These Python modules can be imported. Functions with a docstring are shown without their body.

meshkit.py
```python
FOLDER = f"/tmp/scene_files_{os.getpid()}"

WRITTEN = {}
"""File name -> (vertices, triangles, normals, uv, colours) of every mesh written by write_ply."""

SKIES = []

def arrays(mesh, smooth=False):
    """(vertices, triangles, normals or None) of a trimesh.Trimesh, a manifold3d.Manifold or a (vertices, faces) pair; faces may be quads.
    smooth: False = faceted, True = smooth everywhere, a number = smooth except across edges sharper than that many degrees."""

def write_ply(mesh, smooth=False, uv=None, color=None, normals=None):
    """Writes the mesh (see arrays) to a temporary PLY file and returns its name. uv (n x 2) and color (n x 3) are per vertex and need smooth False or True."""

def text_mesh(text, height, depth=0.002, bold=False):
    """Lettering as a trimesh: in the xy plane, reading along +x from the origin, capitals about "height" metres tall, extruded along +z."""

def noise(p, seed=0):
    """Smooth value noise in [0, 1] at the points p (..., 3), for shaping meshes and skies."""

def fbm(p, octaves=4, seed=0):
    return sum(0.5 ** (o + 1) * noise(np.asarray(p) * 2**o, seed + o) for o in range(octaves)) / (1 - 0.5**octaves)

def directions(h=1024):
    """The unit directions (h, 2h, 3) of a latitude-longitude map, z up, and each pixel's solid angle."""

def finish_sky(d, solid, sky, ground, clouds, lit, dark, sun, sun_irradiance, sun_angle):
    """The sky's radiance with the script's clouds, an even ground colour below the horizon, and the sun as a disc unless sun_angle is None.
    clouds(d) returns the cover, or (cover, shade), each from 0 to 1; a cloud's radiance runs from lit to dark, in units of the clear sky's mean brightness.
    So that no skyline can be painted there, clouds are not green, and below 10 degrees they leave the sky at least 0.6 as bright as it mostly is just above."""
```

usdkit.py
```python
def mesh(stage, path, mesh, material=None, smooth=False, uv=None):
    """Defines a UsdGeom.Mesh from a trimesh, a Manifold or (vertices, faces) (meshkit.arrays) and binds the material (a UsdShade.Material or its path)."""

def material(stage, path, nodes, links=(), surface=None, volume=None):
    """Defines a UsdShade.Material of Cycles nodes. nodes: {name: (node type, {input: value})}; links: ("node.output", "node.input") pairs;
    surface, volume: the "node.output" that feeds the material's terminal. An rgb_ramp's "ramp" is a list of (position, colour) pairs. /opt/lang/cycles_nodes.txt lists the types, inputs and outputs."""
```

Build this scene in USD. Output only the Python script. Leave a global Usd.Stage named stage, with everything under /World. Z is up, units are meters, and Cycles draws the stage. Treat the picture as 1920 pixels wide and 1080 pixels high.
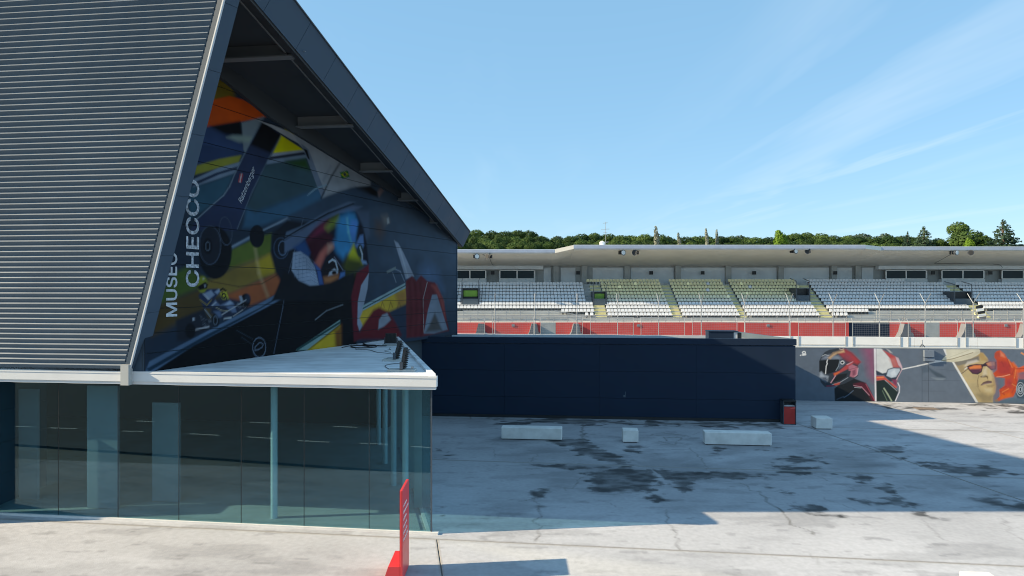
import math, random
import numpy as np
import trimesh
from shapely.geometry import Polygon
import usdkit, meshkit
from pxr import Usd, UsdGeom, UsdLux, UsdShade, Gf, Sdf, Vt

stage = Usd.Stage.CreateInMemory()
UsdGeom.SetStageUpAxis(stage, "Z"); UsdGeom.SetStageMetersPerUnit(stage, 1.0)
UsdGeom.Xform.Define(stage, "/World"); UsdGeom.Scope.Define(stage, "/World/Looks")

# ------------------------------------------------------------------ camera, sky, sun, exposure
FPX, CX, CY, HCAM = 1280.0, 960.0, 540.0, 6.0
cam = UsdGeom.Camera.Define(stage, "/World/camera")
cam.CreateHorizontalApertureAttr(36.0); cam.CreateVerticalApertureAttr(20.25)
cam.CreateFocalLengthAttr(24.0); cam.CreateClippingRangeAttr(Gf.Vec2f(0.1, 20000))
cam.CreateFStopAttr(0.0)
cam.AddTranslateOp().Set(Gf.Vec3d(0, 0, HCAM)); cam.AddRotateXYZOp().Set(Gf.Vec3f(90, 0, 0))
EXPOSURE = 0.98
SKY_STRENGTH, SUN_INTENSITY = 0.086, 1.25
cam.CreateExposureAttr(EXPOSURE)

SUN_EL = math.radians(28.5)
SUN_AZ = np.array([-0.993, -0.118]); SUN_AZ /= np.linalg.norm(SUN_AZ)
SUN = np.array([SUN_AZ[0]*math.cos(SUN_EL), SUN_AZ[1]*math.cos(SUN_EL), math.sin(SUN_EL)])
dome = UsdLux.DomeLight.Define(stage, "/World/sky")
dome.CreateIntensityAttr(1.0)
sky_mat = usdkit.material(stage, "/World/Looks/sky", {
    "sky": ("sky_texture", {"sky_type": "single_scattering", "sun_disc": False, "sun_elevation": SUN_EL,
            "sun_rotation": math.atan2(SUN[0], SUN[1]), "altitude": 100.0, "air_density": 1.0, "aerosol_density": 0.1, "ozone_density": 1.8}),
    "tc": ("texture_coordinate", {}),
    "sep": ("separate_xyz", {}),
    "zz": ("math", {"math_type": "maximum", "value2": 0.03}),
    "cxyz": ("combine_xyz", {}),
    "div": ("vector_math", {"math_type": "divide"}),
    "map": ("mapping", {"rotation": (0, 0, -0.38), "scale": (1.15, 0.16, 0.0)}),
    "n1": ("noise_texture", {"scale": 1.25, "detail": 5.0, "roughness": 0.55, "distortion": 0.35}),
    "n2": ("noise_texture", {"scale": 0.45, "detail": 2.0}),
    "r1": ("rgb_ramp", {"ramp": [(0.0, (0, 0, 0)), (0.50, (0, 0, 0)), (0.72, (1, 1, 1)), (1.0, (1, 1, 1))]}),
    "r2": ("rgb_ramp", {"ramp": [(0.0, (0, 0, 0)), (0.42, (0.05, 0.05, 0.05)), (0.62, (0.5, 0.5, 0.5)), (1.0, (0.6, 0.6, 0.6))]}),
    "cov": ("math", {"math_type": "multiply"}),
    "fade": ("map_range", {"from_min": 0.02, "from_max": 0.12, "to_min": 0.0, "to_max": 0.8, "clamp": True}),
    "cov2": ("math", {"math_type": "multiply"}),
    "veil": ("mix", {"mix_type": "mix", "fac": 0.58, "color2": (1.95, 4.05, 5.95)}),
    "mix": ("mix", {"mix_type": "mix", "color2": (5.4, 6.2, 6.8)}),
    "bg": ("background_shader", {"strength": SKY_STRENGTH}),
}, [("tc.generated", "sep.vector"), ("sep.z", "zz.value1"), ("zz.value", "cxyz.x"), ("zz.value", "cxyz.y"), ("zz.value", "cxyz.z"),
    ("tc.generated", "div.vector1"), ("cxyz.vector", "div.vector2"), ("div.vector", "map.vector"),
    ("map.vector", "n1.vector"), ("map.vector", "n2.vector"), ("n1.fac", "r1.fac"), ("n2.fac", "r2.fac"),
    ("r1.color", "cov.value1"), ("r2.color", "cov.value2"), ("sep.z", "fade.value"), ("cov.value", "cov2.value1"), ("fade.result", "cov2.value2"),
    ("cov2.value", "mix.fac"), ("sky.color", "veil.color1"), ("veil.color", "mix.color1"), ("mix.color", "bg.color")], surface="bg.background")
UsdShade.MaterialBindingAPI.Apply(dome.GetPrim()).Bind(sky_mat)
sun = UsdLux.DistantLight.Define(stage, "/World/sun")
sun.CreateNormalizeAttr(True); sun.CreateIntensityAttr(SUN_INTENSITY); sun.CreateAngleAttr(0.53); sun.CreateColorAttr(Gf.Vec3f(1.0, 0.83, 0.57))
_z = Gf.Vec3d(*map(float, SUN)); sun.AddTransformOp().Set(Gf.Matrix4d().SetRotate(Gf.Rotation(Gf.Vec3d(0, 0, 1), _z)))

# ------------------------------------------------------------------ helpers
V3 = lambda *a: np.array(a, float)
def norm(v): return np.asarray(v, float) / np.linalg.norm(v)
def ray(px, py): return V3((px - CX) / FPX, 1.0, -(py - CY) / FPX)
CAMP = V3(0, 0, HCAM)
def hit(px, py, p0, n):
    d = ray(px, py); return CAMP + d * (np.dot(np.asarray(p0) - CAMP, n) / np.dot(d, n))
def gnd(px, py, z=0.0): return hit(px, py, (0, 0, z), (0, 0, 1))
def atY(px, py, Y): return CAMP + ray(px, py) * Y

_names = {}
def numbered(parent, name):
    k = (str(parent), name); n = _names.get(k, 0); _names[k] = n + 1
    return name if n == 0 else f"{name}_{n:03d}"
def tag(prim, label=None, cat=None, group=None, kind=None):
    for k, v in (("label", label), ("category", cat), ("group", group), ("kind", kind)):
        if v: prim.SetCustomDataByKey(k, v)
    return prim
def thing(name, label=None, cat=None, loc=(0, 0, 0), rz=0, group=None, kind=None):
    x = UsdGeom.Xform.Define(stage, "/World/" + numbered("/World", name))
    x.AddTranslateOp().Set(Gf.Vec3d(*map(float, loc))); x.AddRotateZOp().Set(float(rz))
    return tag(x.GetPrim(), label, cat, group, kind)
def obj(name, geom, mat, parent="/World", smooth=False, col=None, **cd):
    par = parent if isinstance(parent, str) else str(parent.GetPath())
    m = usdkit.mesh(stage, f"{par}/{numbered(par, name)}", geom, mat, smooth=smooth)
    if col is not None:
        UsdGeom.PrimvarsAPI(m).CreatePrimvar("col", Sdf.ValueTypeNames.Color3fArray, "vertex").Set(Vt.Vec3fArray.FromNumpy(np.asarray(col, np.float32)))
    return tag(m.GetPrim(), cd.get("label"), cd.get("cat"), cd.get("group"), cd.get("kind"))
def group_node(name, parent):
    par = str(parent.GetPath())
    return UsdGeom.Xform.Define(stage, f"{par}/{numbered(par, name)}").GetPrim()
def copy_of(src, name, loc, rz=0, scale=None, **cd):
    x = UsdGeom.Xform.Define(stage, "/World/" + numbered("/World", name))
    p = x.GetPrim(); p.GetReferences().AddInternalReference(src.GetPath())
    x.ClearXformOpOrder()
    x.AddTranslateOp().Set(Gf.Vec3d(*map(float, loc))); x.AddRotateZOp().Set(float(rz))
    if scale is not None: x.AddScaleOp().Set(Gf.Vec3f(*map(float, scale)))
    p.SetInstanceable(True)
    return tag(p, cd.get("label"), cd.get("cat"), cd.get("group"), cd.get("kind"))

class MB:
    """collects shapes into one mesh"""
    def __init__(s): s.v, s.f, s.n = [], [], 0
    def add(s, v, f):
        s.v.append(np.asarray(v, float)); s.f.append(np.asarray(f, int) + s.n); s.n += len(v); return s
    def para(s, o, a, b, c):
        o, a, b, c = (np.asarray(x, float) for x in (o, a, b, c))
        v = [o, o+a, o+a+b, o+b, o+c, o+a+c, o+a+b+c, o+b+c]
        f = np.array([[0,2,1],[0,3,2],[4,5,6],[4,6,7],[0,1,5],[0,5,4],[1,2,6],[1,6,5],[2,3,7],[2,7,6],[3,0,4],[3,4,7]])
        if np.dot(np.cross(a, b), c) < 0: f = f[:, ::-1]
        return s.add(v, f)
    def box(s, x0, x1, y0, y1, z0, z1): return s.para((x0, y0, z0), (x1-x0, 0, 0), (0, y1-y0, 0), (0, 0, z1-z0))
    def tm(s, m): return s.add(m.vertices, m.faces)
    def tube(s, pts, r, n=6):
        pts = [np.asarray(p, float) for p in pts]; rings = []
        rr = r if hasattr(r, "__len__") else [r]*len(pts)
        for i, p in enumerate(pts):
            d = norm(pts[min(i+1, len(pts)-1)] - pts[max(i-1, 0)])
            a = norm(np.cross(d, (0, 0, 1) if abs(d[2]) < 0.9 else (1, 0, 0))); b = np.cross(d, a)
            rings.append([p + rr[i]*(math.cos(t)*a + math.sin(t)*b) for t in np.arange(n)*2*math.pi/n])
        v = np.concatenate(rings); f = []
        for i in range(len(pts)-1):
            for k in range(n):
                a0, a1 = i*n+k, i*n+(k+1) % n
                f += [[a0, a1+n, a1], [a0, a0+n, a1+n]]
        for k in range(1, n-1):
            f.append([0, k, k+1]); m = (len(pts)-1)*n; f.append([m, m+k+1, m+k])
        return s.add(v, f)
    def prism(s, poly, o, a, b, c):
        """closed 2D polygon in axes a,b from o, extruded along c"""
        P = Polygon(poly); m = trimesh.creation.extrude_polygon(P, 1.0, engine="earcut")
        v = np.asarray(o)+m.vertices[:, :1]*np.asarray(a)+m.vertices[:, 1:2]*np.asarray(b)+m.vertices[:, 2:]*np.asarray(c)
        f = m.faces
        if np.dot(np.cross(a, b), c) < 0: f = f[:, ::-1]
        return s.add(v, f)
    def geo(s): return np.vstack(s.v), np.vstack(s.f)
    def build(s, name, mat, parent="/World", smooth=False, **cd): return obj(name, s.geo(), mat, parent, smooth, **cd)
def box(x0, x1, y0, y1, z0, z1): return MB().box(x0, x1, y0, y1, z0, z1)
def bevel_box(w, d, h, r=0.02):
    import manifold3d as m3
    c = [m3.Manifold.cube([w-2*r, d-2*r, h-2*r]).translate([-(w-2*r)/2, -(d-2*r)/2, r])]
    hull = m3.Manifold.batch_hull([m3.Manifold.cube([w-2*r, d-2*r, h]).translate([-(w-2*r)/2, -(d-2*r)/2, 0]),
                                   m3.Manifold.cube([w, d-2*r, h-2*r]).translate([-w/2, -(d-2*r)/2, r]),
                                   m3.Manifold.cube([w-2*r, d, h-2*r]).translate([-(w-2*r)/2, -d/2, r])])
    a = hull.to_mesh(); return np.array(a.vert_properties[:, :3]), np.array(a.tri_verts)

# ------------------------------------------------------------------ materials
def mat(name, col, rough=0.6, var=0.12, scale=3.0, bump=0.0, bscale=40.0, metal=0.0, spec=0.5, attr=False, stretch=(1, 1, 1), stain=0.0):
    nodes = {"g": ("geometry", {}), "mp": ("mapping", {"scale": stretch}), "n": ("noise_texture", {"scale": scale, "detail": 5.0, "roughness": 0.6}),
             "mr": ("map_range", {"from_min": 0.3, "from_max": 0.7, "to_min": 1-var, "to_max": 1+var, "clamp": True}),
             "c": ("attribute", {"attribute": "col"}) if attr else ("color", {"value": col}),
             "sc": ("vector_math", {"math_type": "scale"}),
             "p": ("principled_bsdf", {"roughness": rough, "metallic": metal, "specular_ior_level": spec})}
    cout = "c.color"
    links = [("g.position", "mp.vector"), ("mp.vector", "n.vector"), ("n.fac", "mr.value"), (cout, "sc.vector1"), ("mr.result", "sc.scale"), ("sc.vector", "p.base_color")]
    if bump:
        nodes["bn"] = ("noise_texture", {"scale": bscale, "detail": 4.0}); nodes["b"] = ("bump", {"strength": bump, "distance": 0.02})
        links += [("g.position", "bn.vector"), ("bn.fac", "b.height"), ("b.normal", "p.normal")]
    if rough > 0.25:
        nodes["rr"] = ("map_range", {"from_min": 0.3, "from_max": 0.7, "to_min": max(rough-0.08, 0.05), "to_max": min(rough+0.08, 1), "clamp": True})
        links += [("n.fac", "rr.value"), ("rr.result", "p.roughness")]
    return usdkit.material(stage, "/World/Looks/" + name, nodes, links, surface="p.BSDF")
M = {}
M["clad"] = mat("clad", (0.074, 0.099, 0.125), 0.5, 0.06, 0.6, spec=0.3)
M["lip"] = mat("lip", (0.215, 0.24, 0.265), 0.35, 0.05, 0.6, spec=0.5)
M["ledge"] = mat("ledge", (0.48, 0.50, 0.53), 0.4, 0.05, 0.6)
M["frame"] = mat("frame", (0.042, 0.066, 0.098), 0.55, 0.05, 0.8, spec=0.2)
M["soffit"] = mat("soffit", (0.03, 0.036, 0.043), 0.7, 0.12, 1.0)
M["beam"] = mat("beam", (0.16, 0.165, 0.17), 0.6, 0.1, 1.0)
M["mural"] = mat("mural", (0, 0, 0), 0.75, 0.10, 1.6, attr=True, spec=0.10)
M["mural2"] = mat("mural2", (0, 0, 0), 0.7, 0.10, 2.2, attr=True, bump=0.25, bscale=25, spec=0.3)
M["white"] = mat("white", (0.78, 0.77, 0.75), 0.5, 0.05, 1.5)
M["fascia"] = mat("fascia", (0.64, 0.645, 0.65), 0.35, 0.04, 1.2)
M["roofing"] = mat("roofing", (0.74, 0.76, 0.79), 0.6, 0.22, 0.9, stretch=(1, 2.5, 1))
M["dark"] = mat("dark", (0.0145, 0.026, 0.050), 0.6, 0.08, 0.7, spec=0.12)
M["darkroof"] = mat("darkroof", (0.2, 0.21, 0.22), 0.8, 0.2, 1.5)
M["black"] = mat("black", (0.012, 0.013, 0.015), 0.5, 0.2, 8)
M["concrete"] = mat("concrete", (0.60, 0.585, 0.56), 0.85, 0.08, 4.0, bump=0.3, bscale=60)
M["whiteconcrete"] = mat("whiteconcrete", (0.66, 0.645, 0.62), 0.85, 0.14, 2.2, bump=0.3, bscale=60)
M["plaza"] = mat("plaza", (0, 0, 0), 0.8, 0.10, 7.0, attr=True, bump=0.35, bscale=70, spec=0.3)
M["asphalt"] = mat("asphalt", (0.04, 0.045, 0.052), 0.85, 0.2, 3.0, bump=0.3, bscale=90)
M["earth"] = mat("earth", (0.16, 0.16, 0.14), 0.9, 0.3, 0.2)
M["marking"] = mat("marking", (0.75, 0.75, 0.72), 0.7, 0.15, 6.0)
M["steel"] = mat("steel", (0.42, 0.44, 0.46), 0.4, 0.08, 5.0, metal=0.4)
M["galv"] = mat("galv", (0.30, 0.315, 0.33), 0.45, 0.1, 5.0, metal=0.2)
M["darksteel"] = mat("darksteel", (0.05, 0.06, 0.075), 0.5, 0.1, 5.0)
M["red"] = mat("red", (0.55, 0.035, 0.04), 0.4, 0.06, 2.0)
M["binred"] = mat("binred", (0.42, 0.02, 0.015), 0.4, 0.1, 3.0)
M["redwall"] = mat("redwall", (0.68, 0.085, 0.075), 0.75, 0.12, 0.7)
M["stand"] = mat("stand", (0.40, 0.41, 0.40), 0.85, 0.12, 0.8)
M["fasciablue"] = mat("fasciablue", (0.42, 0.47, 0.58), 0.6, 0.08, 0.8)
M["buttress"] = mat("buttress", (0.14, 0.15, 0.17), 0.85, 0.12, 0.8)
M["standlight"] = mat("standlight", (0.68, 0.71, 0.73), 0.8, 0.08, 0.6)
M["aisle"] = mat("aisle", (0.62, 0.57, 0.30), 0.85, 0.12, 1.5)
M["seat"] = mat("seat", (0, 0, 0), 0.45, 0.05, 1.0, attr=True)
M["roofsoffit"] = mat("roofsoffit", (0.60, 0.59, 0.55), 0.8, 0.06, 0.4)
M["barrier"] = mat("barrier", (0.80, 0.80, 0.80), 0.7, 0.05, 0.8)
M["green"] = mat("green", (0.15, 0.30, 0.03), 0.6, 0.1, 2)
M["column"] = mat("column", (0.52, 0.58, 0.58), 0.5, 0.04, 2)
M["board"] = mat("board", (0.26, 0.29, 0.32), 0.6, 0.05, 2)
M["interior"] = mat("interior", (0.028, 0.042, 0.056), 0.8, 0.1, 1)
M["wing"] = mat("wing", (0.05, 0.075, 0.10), 0.5, 0.1, 0.8)
M["fin"] = mat("fin", (0.26, 0.33, 0.35), 0.4, 0.05, 2)
M["bark"] = mat("bark", (0.09, 0.065, 0.05), 0.9, 0.3, 2)
M["hill"] = mat("hill", (0.03, 0.05, 0.022), 0.95, 0.4, 0.06)
M["lettering"] = mat("lettering", (0.40, 0.43, 0.47), 0.6, 0.25, 9.0)
M["speckled"] = mat("speckled", (0.30, 0.32, 0.36), 0.7, 0.75, 14.0)
M["lamp"] = mat("lamp", (0.6, 0.6, 0.58), 0.3, 0.05, 2)
M["winglass"] = usdkit.material(stage, "/World/Looks/winglass", {"p": ("principled_bsdf", {"base_color": (0.02, 0.035, 0.045), "roughness": 0.25, "specular_ior_level": 0.2})}, [], surface="p.BSDF")
M["glass"] = usdkit.material(stage, "/World/Looks/glass", {
    "t": ("transparent_bsdf", {"color": (0.66, 0.80, 0.83)}), "g": ("glossy_bsdf", {"color": (0.72, 0.93, 1.0), "roughness": 0.0}),
    "lw": ("layer_weight", {"blend": 0.5}), "pw": ("math", {"math_type": "power", "value2": 5.0}), "ma": ("math", {"math_type": "multiply_add", "value2": 0.6, "value3": 0.055}), "mx": ("mix_closure", {})},
    [("lw.facing", "pw.value1"), ("pw.value", "ma.value1"), ("ma.value", "mx.fac"), ("t.BSDF", "mx.closure1"), ("g.BSDF", "mx.closure2")], surface="mx.closure")
def leaf(name, a, b, scale):
    return usdkit.material(stage, "/World/Looks/" + name, {
        "g": ("geometry", {}), "n": ("noise_texture", {"scale": scale, "detail": 2.0}), "o": ("object_info", {}),
        "ad": ("math", {"math_type": "multiply_add", "value2": 0.5, "value3": -0.25}), "s": ("math", {"math_type": "add"}),
        "r": ("rgb_ramp", {"ramp": [(0.25, a), (0.75, b)]}),
        "p": ("principled_bsdf", {"roughness": 0.7, "specular_ior_level": 0.2}), "t": ("translucent_bsdf", {}), "m": ("mix_closure", {"fac": 0.25})},
        [("g.position", "n.vector"), ("o.random", "ad.value1"), ("n.fac", "s.value1"), ("ad.value", "s.value2"), ("s.value", "r.fac"),
         ("r.color", "p.base_color"), ("r.color", "t.color"), ("p.BSDF", "m.closure1"), ("t.BSDF", "m.closure2")], surface="m.closure")
M["pine"] = leaf("pine", (0.022, 0.050, 0.014), (0.085, 0.14, 0.034), 0.5)
M["cedar"] = leaf("cedar", (0.03, 0.06, 0.04), (0.075, 0.12, 0.07), 0.5)
M["broad"] = leaf("broad", (0.07, 0.14, 0.012), (0.17, 0.28, 0.025), 0.5)
M["poplar"] = leaf("poplar", (0.20, 0.22, 0.17), (0.32, 0.33, 0.26), 0.6)
M["fartree"] = leaf("fartree", (0.05, 0.08, 0.06), (0.09, 0.13, 0.09), 0.1)

# ------------------------------------------------------------------ main axes
uR = norm((1.0, -0.124, 0)); nB = V3(-uR[1], uR[0], 0)          # along the facade to the right; away from the camera
CORNER = V3(-1.83, 16.5, 0); SIDE = norm((-0.237, 1.0, 0))
def fac(s, d=0.0, z=0.0): return CORNER + uR*s + nB*d + V3(0, 0, z)   # facade coordinates (s<0 to the left)
FOOT = V3(-9.77, 17.44, 3.93); APEX = V3(-6.1, 15.35, 14.0); TIP = V3(-2.25, 35.7, 8.95)
M0 = V3(-9.4, 17.45, 0); MD = norm((0.377, 1.0, 0)); MN = V3(MD[1], -MD[0], 0)   # mural wall: origin, direction, outward normal
SLEN = 18.65
def mpt(s, z, off=0.0): return M0 + MD*s + V3(0, 0, z) + MN*off
def mwall(px, py):
    p = hit(px, py, M0, MN); return np.dot(p - M0, MD), p[2]
W0 = gnd(1493, 751); W1 = gnd(1920, 757); WD = norm(W1 - W0); WN = V3(WD[1], -WD[0], 0)   # painted yard wall
def ywall(px, py):
    p = hit(px, py, W0, WN); return np.dot(p - W0, WD), p[2]

# ------------------------------------------------------------------ painting: colours at the vertices of a flat grid
class Paint:
    def __init__(s, pts, base, conv):
        s.p = pts; s.c = np.tile(np.asarray(base, float), (len(pts), 1)); s.conv = conv; s.org = lambda x, y: (x, y)
    def crop(s, x0, y0, k): s.org = lambda x, y: (x0 + x/k, y0 + y/k); return s
    def w(s, pts): return np.array([s.conv(*s.org(x, y)) for x, y in pts])
    def poly(s, pts, col, soft=0.02, a=1.0, wall=None):
        q = s.w(pts) if wall is None else np.asarray(wall, float)
        lo, hi = q.min(0)-soft, q.max(0)+soft
        idx = np.nonzero((s.p[:, 0] > lo[0]) & (s.p[:, 0] < hi[0]) & (s.p[:, 1] > lo[1]) & (s.p[:, 1] < hi[1]))[0]
        if not len(idx): return s
        P = s.p[idx]; ins = np.zeros(len(P), bool); dist = np.full(len(P), 1e9)
        for i in range(len(q)):
            a0, b0 = q[i], q[(i+1) % len(q)]; d = b0-a0
            c = ((a0[1] > P[:, 1]) != (b0[1] > P[:, 1]))
            with np.errstate(divide="ignore", invalid="ignore"):
                xi = a0[0] + (P[:, 1]-a0[1])*d[0]/(d[1] if d[1] else 1e-12)
            ins ^= c & (P[:, 0] < xi)
            t = np.clip(((P-a0) @ d)/max(d @ d, 1e-12), 0, 1)
            dist = np.minimum(dist, np.hypot(*(P - a0 - t[:, None]*d).T))
        sd = np.where(ins, dist, -dist)
        m = a*np.clip(0.5 + sd/(2*max(soft, 1e-4)), 0, 1)
        m = (m*m*(3-2*m) if soft > 0.1 and a == 1.0 else m)[:, None]
        s.c[idx] = s.c[idx]*(1-m) + np.asarray(col, float)*m
        return s
    def ell(s, cx, cy, rx, ry, col, soft=0.02, a=1.0, rot=0, ring=None):
        t = np.arange(30)*2*math.pi/30; cr, sr = math.cos(rot), math.sin(rot)
        e = [(cx+rx*math.cos(k)*cr-ry*math.sin(k)*sr, cy+rx*math.cos(k)*sr+ry*math.sin(k)*cr) for k in t]
        if ring: return s.line(e+[e[0]], ring, col, a)
        return s.poly(e, col, soft, a)
    def line(s, pts, wid, col, a=1.0, soft=0.012):
        q = s.w(pts)
        for i in range(len(q)-1):
            d = q[i+1]-q[i]; L = np.hypot(*d)
            if L < 1e-6: continue
            n = np.array([-d[1], d[0]])/L*wid/2; e = d/L*wid*0.3
            s.poly(None, col, soft, a, wall=[q[i]-e+n, q[i+1]+e+n, q[i+1]+e-n, q[i]-e-n])
        return s

def big_mural(pts):
    A = Paint(pts, (0.030, 0.050, 0.085), mwall); c2 = lambda: A.crop(300, 130, 3.6); c3 = lambda: A.crop(280, 400, 3.6); c4 = lambda: A.crop(560, 200, 4.32); c5 = lambda: A.crop(560, 400, 3.857); c6 = lambda: A.crop(340, 510, 7.71); c7 = lambda: A.crop(560, 380, 6.0)
    s_, z_ = pts.T
    k = np.clip((s_-6)/10, 0, 1)[:, None]*np.clip((z_-3.6)/5, 0, 1)[:, None]
    A.c = A.c*(1-k) + np.array([0.10, 0.15, 0.22])*k
    lb, navy, blk = (0.26, 0.34, 0.46), (0.025, 0.045, 0.10), (0.006, 0.006, 0.009)
    # upper left: car body under the roof
    c2()
    A.poly([(280,-200),(470,20),(520,240),(340,230)], (0.24,0.17,0.02), 0.1)
    A.poly([(330,210),(470,180),(560,205),(720,300),(720,320),(600,345),(310,392)], (0.85,0.115,0.01), 0.02)
    A.poly([(340,385),(540,348),(556,450),(480,470),(420,440)], blk, 0.06)
    A.poly([(250,395),(330,386),(450,445),(560,452),(572,562),(200,500)], (0.045,0.085,0.21), 0.08)
    A.poly([(552,360),(702,318),(580,562),(564,545)], (0.27,0.33,0.38), 0.03)
    A.poly([(450,460),(490,445),(560,447),(640,460),(600,492),(530,490)], (0.36,0.46,0.42), 0.06)
    A.poly([(200,500),(570,562),(545,590),(250,660)], (0.035,0.065,0.16), 0.05)
    A.poly([(240,652),(400,605),(550,578),(530,630),(390,668),(235,712)], (0.36,0.36,0.05), 0.03)
    A.poly([(220,745),(390,668),(540,625),(528,655),(380,700),(220,770)], lb, 0.02)
    A.poly([(220,770),(380,700),(528,655),(518,676),(220,790)], navy, 0.02)
    A.poly([(220,790),(400,710),(512,676),(500,704),(380,745),(220,800)], lb, 0.02)
    A.poly([(200,800),(380,748),(500,704),(440,830),(370,905),(200,1010)], (0.045,0.13,0.20), 0.06)
    A.poly([(690,330),(820,445),(740,590),(620,830),(520,1090),(200,1090),(250,1010),(440,840),(510,690),(575,560)], (0.035,0.052,0.12), 0.02)
    A.poly([(690,345),(820,445),(745,565),(610,508)], blk, 0.06)
    A.line([(702,320),(575,560),(512,690),(470,790),(430,850),(360,910),(250,1010)], 0.035, (0.22,0.30,0.38))
    A.line([(820,445),(740,590),(620,830),(520,1080)], 0.03, (0.16,0.22,0.30))
    A.poly([(845,395),(955,440),(950,470),(840,420)], (0.45,0.42,0.02), 0.05)
    A.poly([(820,448),(955,535),(965,545),(762,568)], (0.95,0.85,0.0), 0.03)
    A.poly([(762,568),(965,545),(985,556),(745,592)], (0.42,0.46,0.55), 0.02)
    A.poly([(745,592),(985,556),(990,575),(730,612)], (0.02,0.025,0.05), 0.02)
    A.poly([(730,612),(990,575),(1000,600),(985,600),(715,645)], lb, 0.02)
    A.poly([(715,645),(985,602),(1060,780),(1075,800),(640,965),(585,935)], (0.055,0.11,0.14), 0.05)
    A.poly([(850,620),(985,602),(1010,680),(900,650)], (0.03,0.09,0.02), 0.15)
    A.poly([(640,965),(1075,800),(1100,830),(1090,890),(860,1000),(640,1070),(560,1070),(585,935)], (0.055,0.15,0.26), 0.12)
    A.poly([(660,345),(760,375),(880,425),(990,510),(985,525),(880,470),(740,385)], (0.55,0.56,0.6), 0.02)
    # white engine cover with flag
    c4()
    A.poly([(-60,190),(40,240),(330,430),(582,590),(582,640),(430,658),(330,690),(190,745),(165,640),(110,480),(75,380),(0,300)], (0.40,0.43,0.48), 0.04)
    A.poly([(20,300),(80,345),(215,700),(190,742),(150,650),(70,430)], (0.20,0.25,0.34), 0.02)
    A.poly([(40,340),(70,350),(90,430),(75,420)], blk, 0.02)
    A.line([(335,455),(265,565),(180,745)], 0.06, (0.02,0.02,0.03))
    A.line([(260,480),(200,600)], 0.12, (0.30,0.32,0.38), 0.6)
    A.poly([(335,532),(398,516),(412,568),(348,584)], (0.02,0.22,0.03), 0.01)
    A.poly([(345,552),(375,526),(404,546),(373,574)], (0.62,0.62,0.02), 0.01)
    A.ell(374, 549, 11, 14, (0.02,0.05,0.12), 0.01)
    A.poly([(460,655),(580,645),(640,690),(640,735),(600,720),(480,700)], (0.012,0.012,0.015), 0.06)
    A.poly([(190,745),(330,690),(460,655),(560,700),(640,770),(740,790),(300,880),(60,960),(-200,1030),(-100,900)], (0.05,0.085,0.14), 0.15)
    for o in (0, 12): A.line([(70+o,720-o),(140,665-o/2),(230,632)], 0.03, (0.30,0.48,0.60), 0.8)
    A.poly([(640,690),(665,650),(690,680),(650,735)], (0.35,0.22,0.2), 0.04, 0.7)
    # wheels and body of the car
    c3()
    A.poly([(560,215),(700,140),(930,25),(955,45),(770,112),(690,170),(560,242)], (0.16,0.24,0.36), 0.03)
    A.line([(560,225),(690,155),(930,35)], 0.05, (0.28,0.36,0.46))
    A.poly([(560,244),(690,180),(826,132),(820,275),(560,370),(500,362)], (0.14,0.19,0.035), 0.05)
    A.poly([(60,560),(180,400),(250,362),(345,420),(420,455),(330,510),(70,620)], (0.10,0.17,0.035), 0.08)
    A.poly([(400,452),(560,368),(820,272),(870,400),(730,460),(560,545),(440,560),(340,520)], (0.31,0.21,0.05), 0.10)
    A.poly([(720,325),(816,275),(870,395),(740,432)], (0.52,0.37,0.03), 0.08)
    A.poly([(500,560),(740,458),(872,400),(930,520),(690,620),(560,640)], (0.46,0.13,0.05), 0.07)
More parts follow.
